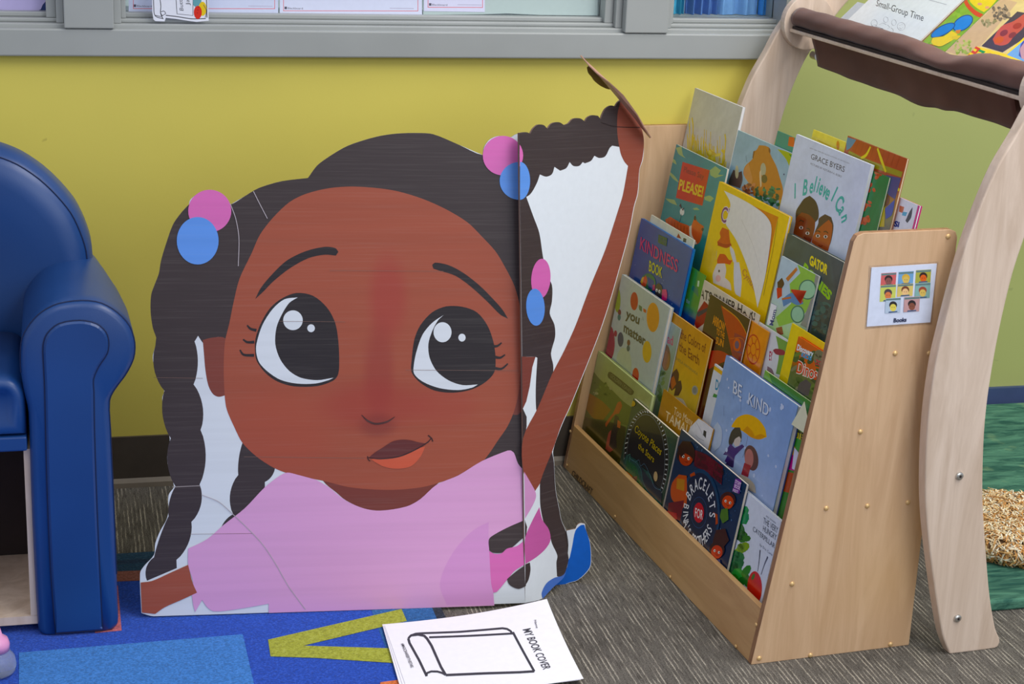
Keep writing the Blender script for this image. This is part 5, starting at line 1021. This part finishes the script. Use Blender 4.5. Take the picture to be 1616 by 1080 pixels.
hung('bright blue cloth hanging beyond the window near the curved stand', 1198, 1236, (60,140,220), 3, YB, 3)

# ------------------------------------------------------------------ green mat and straw pouf
m, t, b_ = mat('leafy_green_mat', .8, .2); v = coords(t, (3, 14, 8)); n1 = ntex(t, v, 3, 4, .65, 1.2); n2 = ntex(t, coords(t), 16, 3)
c = mixc(t, seen((34, 78, 68)), seen((78, 126, 104)), rng(t, n1, .38, .62)); c = mixc(t, c, seen((120, 150, 110)), rng(t, n2, .62, .7, 0, .4)); t.links.new(c, b_.inputs['Base Color']); bump(t, b_, n1, .5, .01)
ms = [fl((1560, 966), 0), fl((1640, 961), 0)]; my = (ms[0].y+ms[1].y)/2
mm = MB(); xa = fl((1540, 966)).x; yb_ = D2-.05; xb = fl((1530, 660)).x
A_ = [(xa, my), (2.6, my), (2.6, yb_), (xb, yb_)]; mm.prism([(x, y, .0005) for x, y in A_], [(x, y, .020) for x, y in A_])
tag(mm.build('floor_mat', m, bevel=.004, recalc=True), 'green leaf patterned floor mat behind the curved stand', 'mat')
PC = fl((1604, 854), .0205); pf = thing('straw_pouf', 'round shaggy straw pouf on the green floor mat', 'pouf', PC)
RP, HP_, RM = .132, .044, .022
prof = [(.0001, 0), (RP-RM+.004, 0)]+[(RP-RM+RM*math.cos(R(a)), HP_/2+HP_/2*math.sin(R(a))) for a in range(-80, 91, 17)]+[(RP*.6, HP_+.004), (.0001, HP_+.006)]
mb = MB(); mb.lathe((0, 0, 0), prof, 48); mb.build('cushion', plain('straw_core', (150, 118, 84), .9, .15, 40, .5), pf, smooth=True)
rnd = random.Random(4); mb = MB(); cols = [(226,206,166),(206,168,120),(236,226,206),(200,150,100),(230,214,184),(170,130,92)]
for i in range(5200):
    a = R(rnd.uniform(0, 360)); q = rnd.uniform(-1.3, 1.57); top_ = rnd.random() < .55
    if top_: rr = (RP-.012)*math.sqrt(rnd.random()); zz_ = HP_+.003; nv_ = Vector((0, 0, 1))
    else: rr = RP-RM+RM*math.cos(q); zz_ = HP_/2+HP_/2*math.sin(q); nv_ = Vector((math.cos(a)*math.cos(q), math.sin(a)*math.cos(q), math.sin(q)))
    p = Vector((rr*math.cos(a), rr*math.sin(a), zz_)); tg = nv_.orthogonal().normalized(); tg.rotate(Matrix.Rotation(rnd.uniform(0, 6.28), 3, nv_)); sd = nv_.cross(tg).normalized(); L_ = rnd.uniform(.012, .034); w_ = rnd.uniform(.0008, .0016)
    l0, l1 = rnd.uniform(.001, .005), rnd.uniform(.001, .006); A1_ = p-tg*L_/2+nv_*.0005; A2_ = p+nv_*(l0+.003); A3_ = p+tg*L_/2+nv_*l1
    ps = [A1_-sd*w_, A1_+sd*w_, A2_+sd*w_, A2_-sd*w_, A3_+sd*w_*.6, A3_-sd*w_*.6]
    ps = [Vector((x.x, x.y, max(x.z, .0008))) for x in ps]
    mb.add(ps, [(0, 1, 2, 3), (3, 2, 4, 5)], cols[rnd.randrange(6)])
tag(mb.build('straw_fringe', M['paper'], pf), kind='stuff')
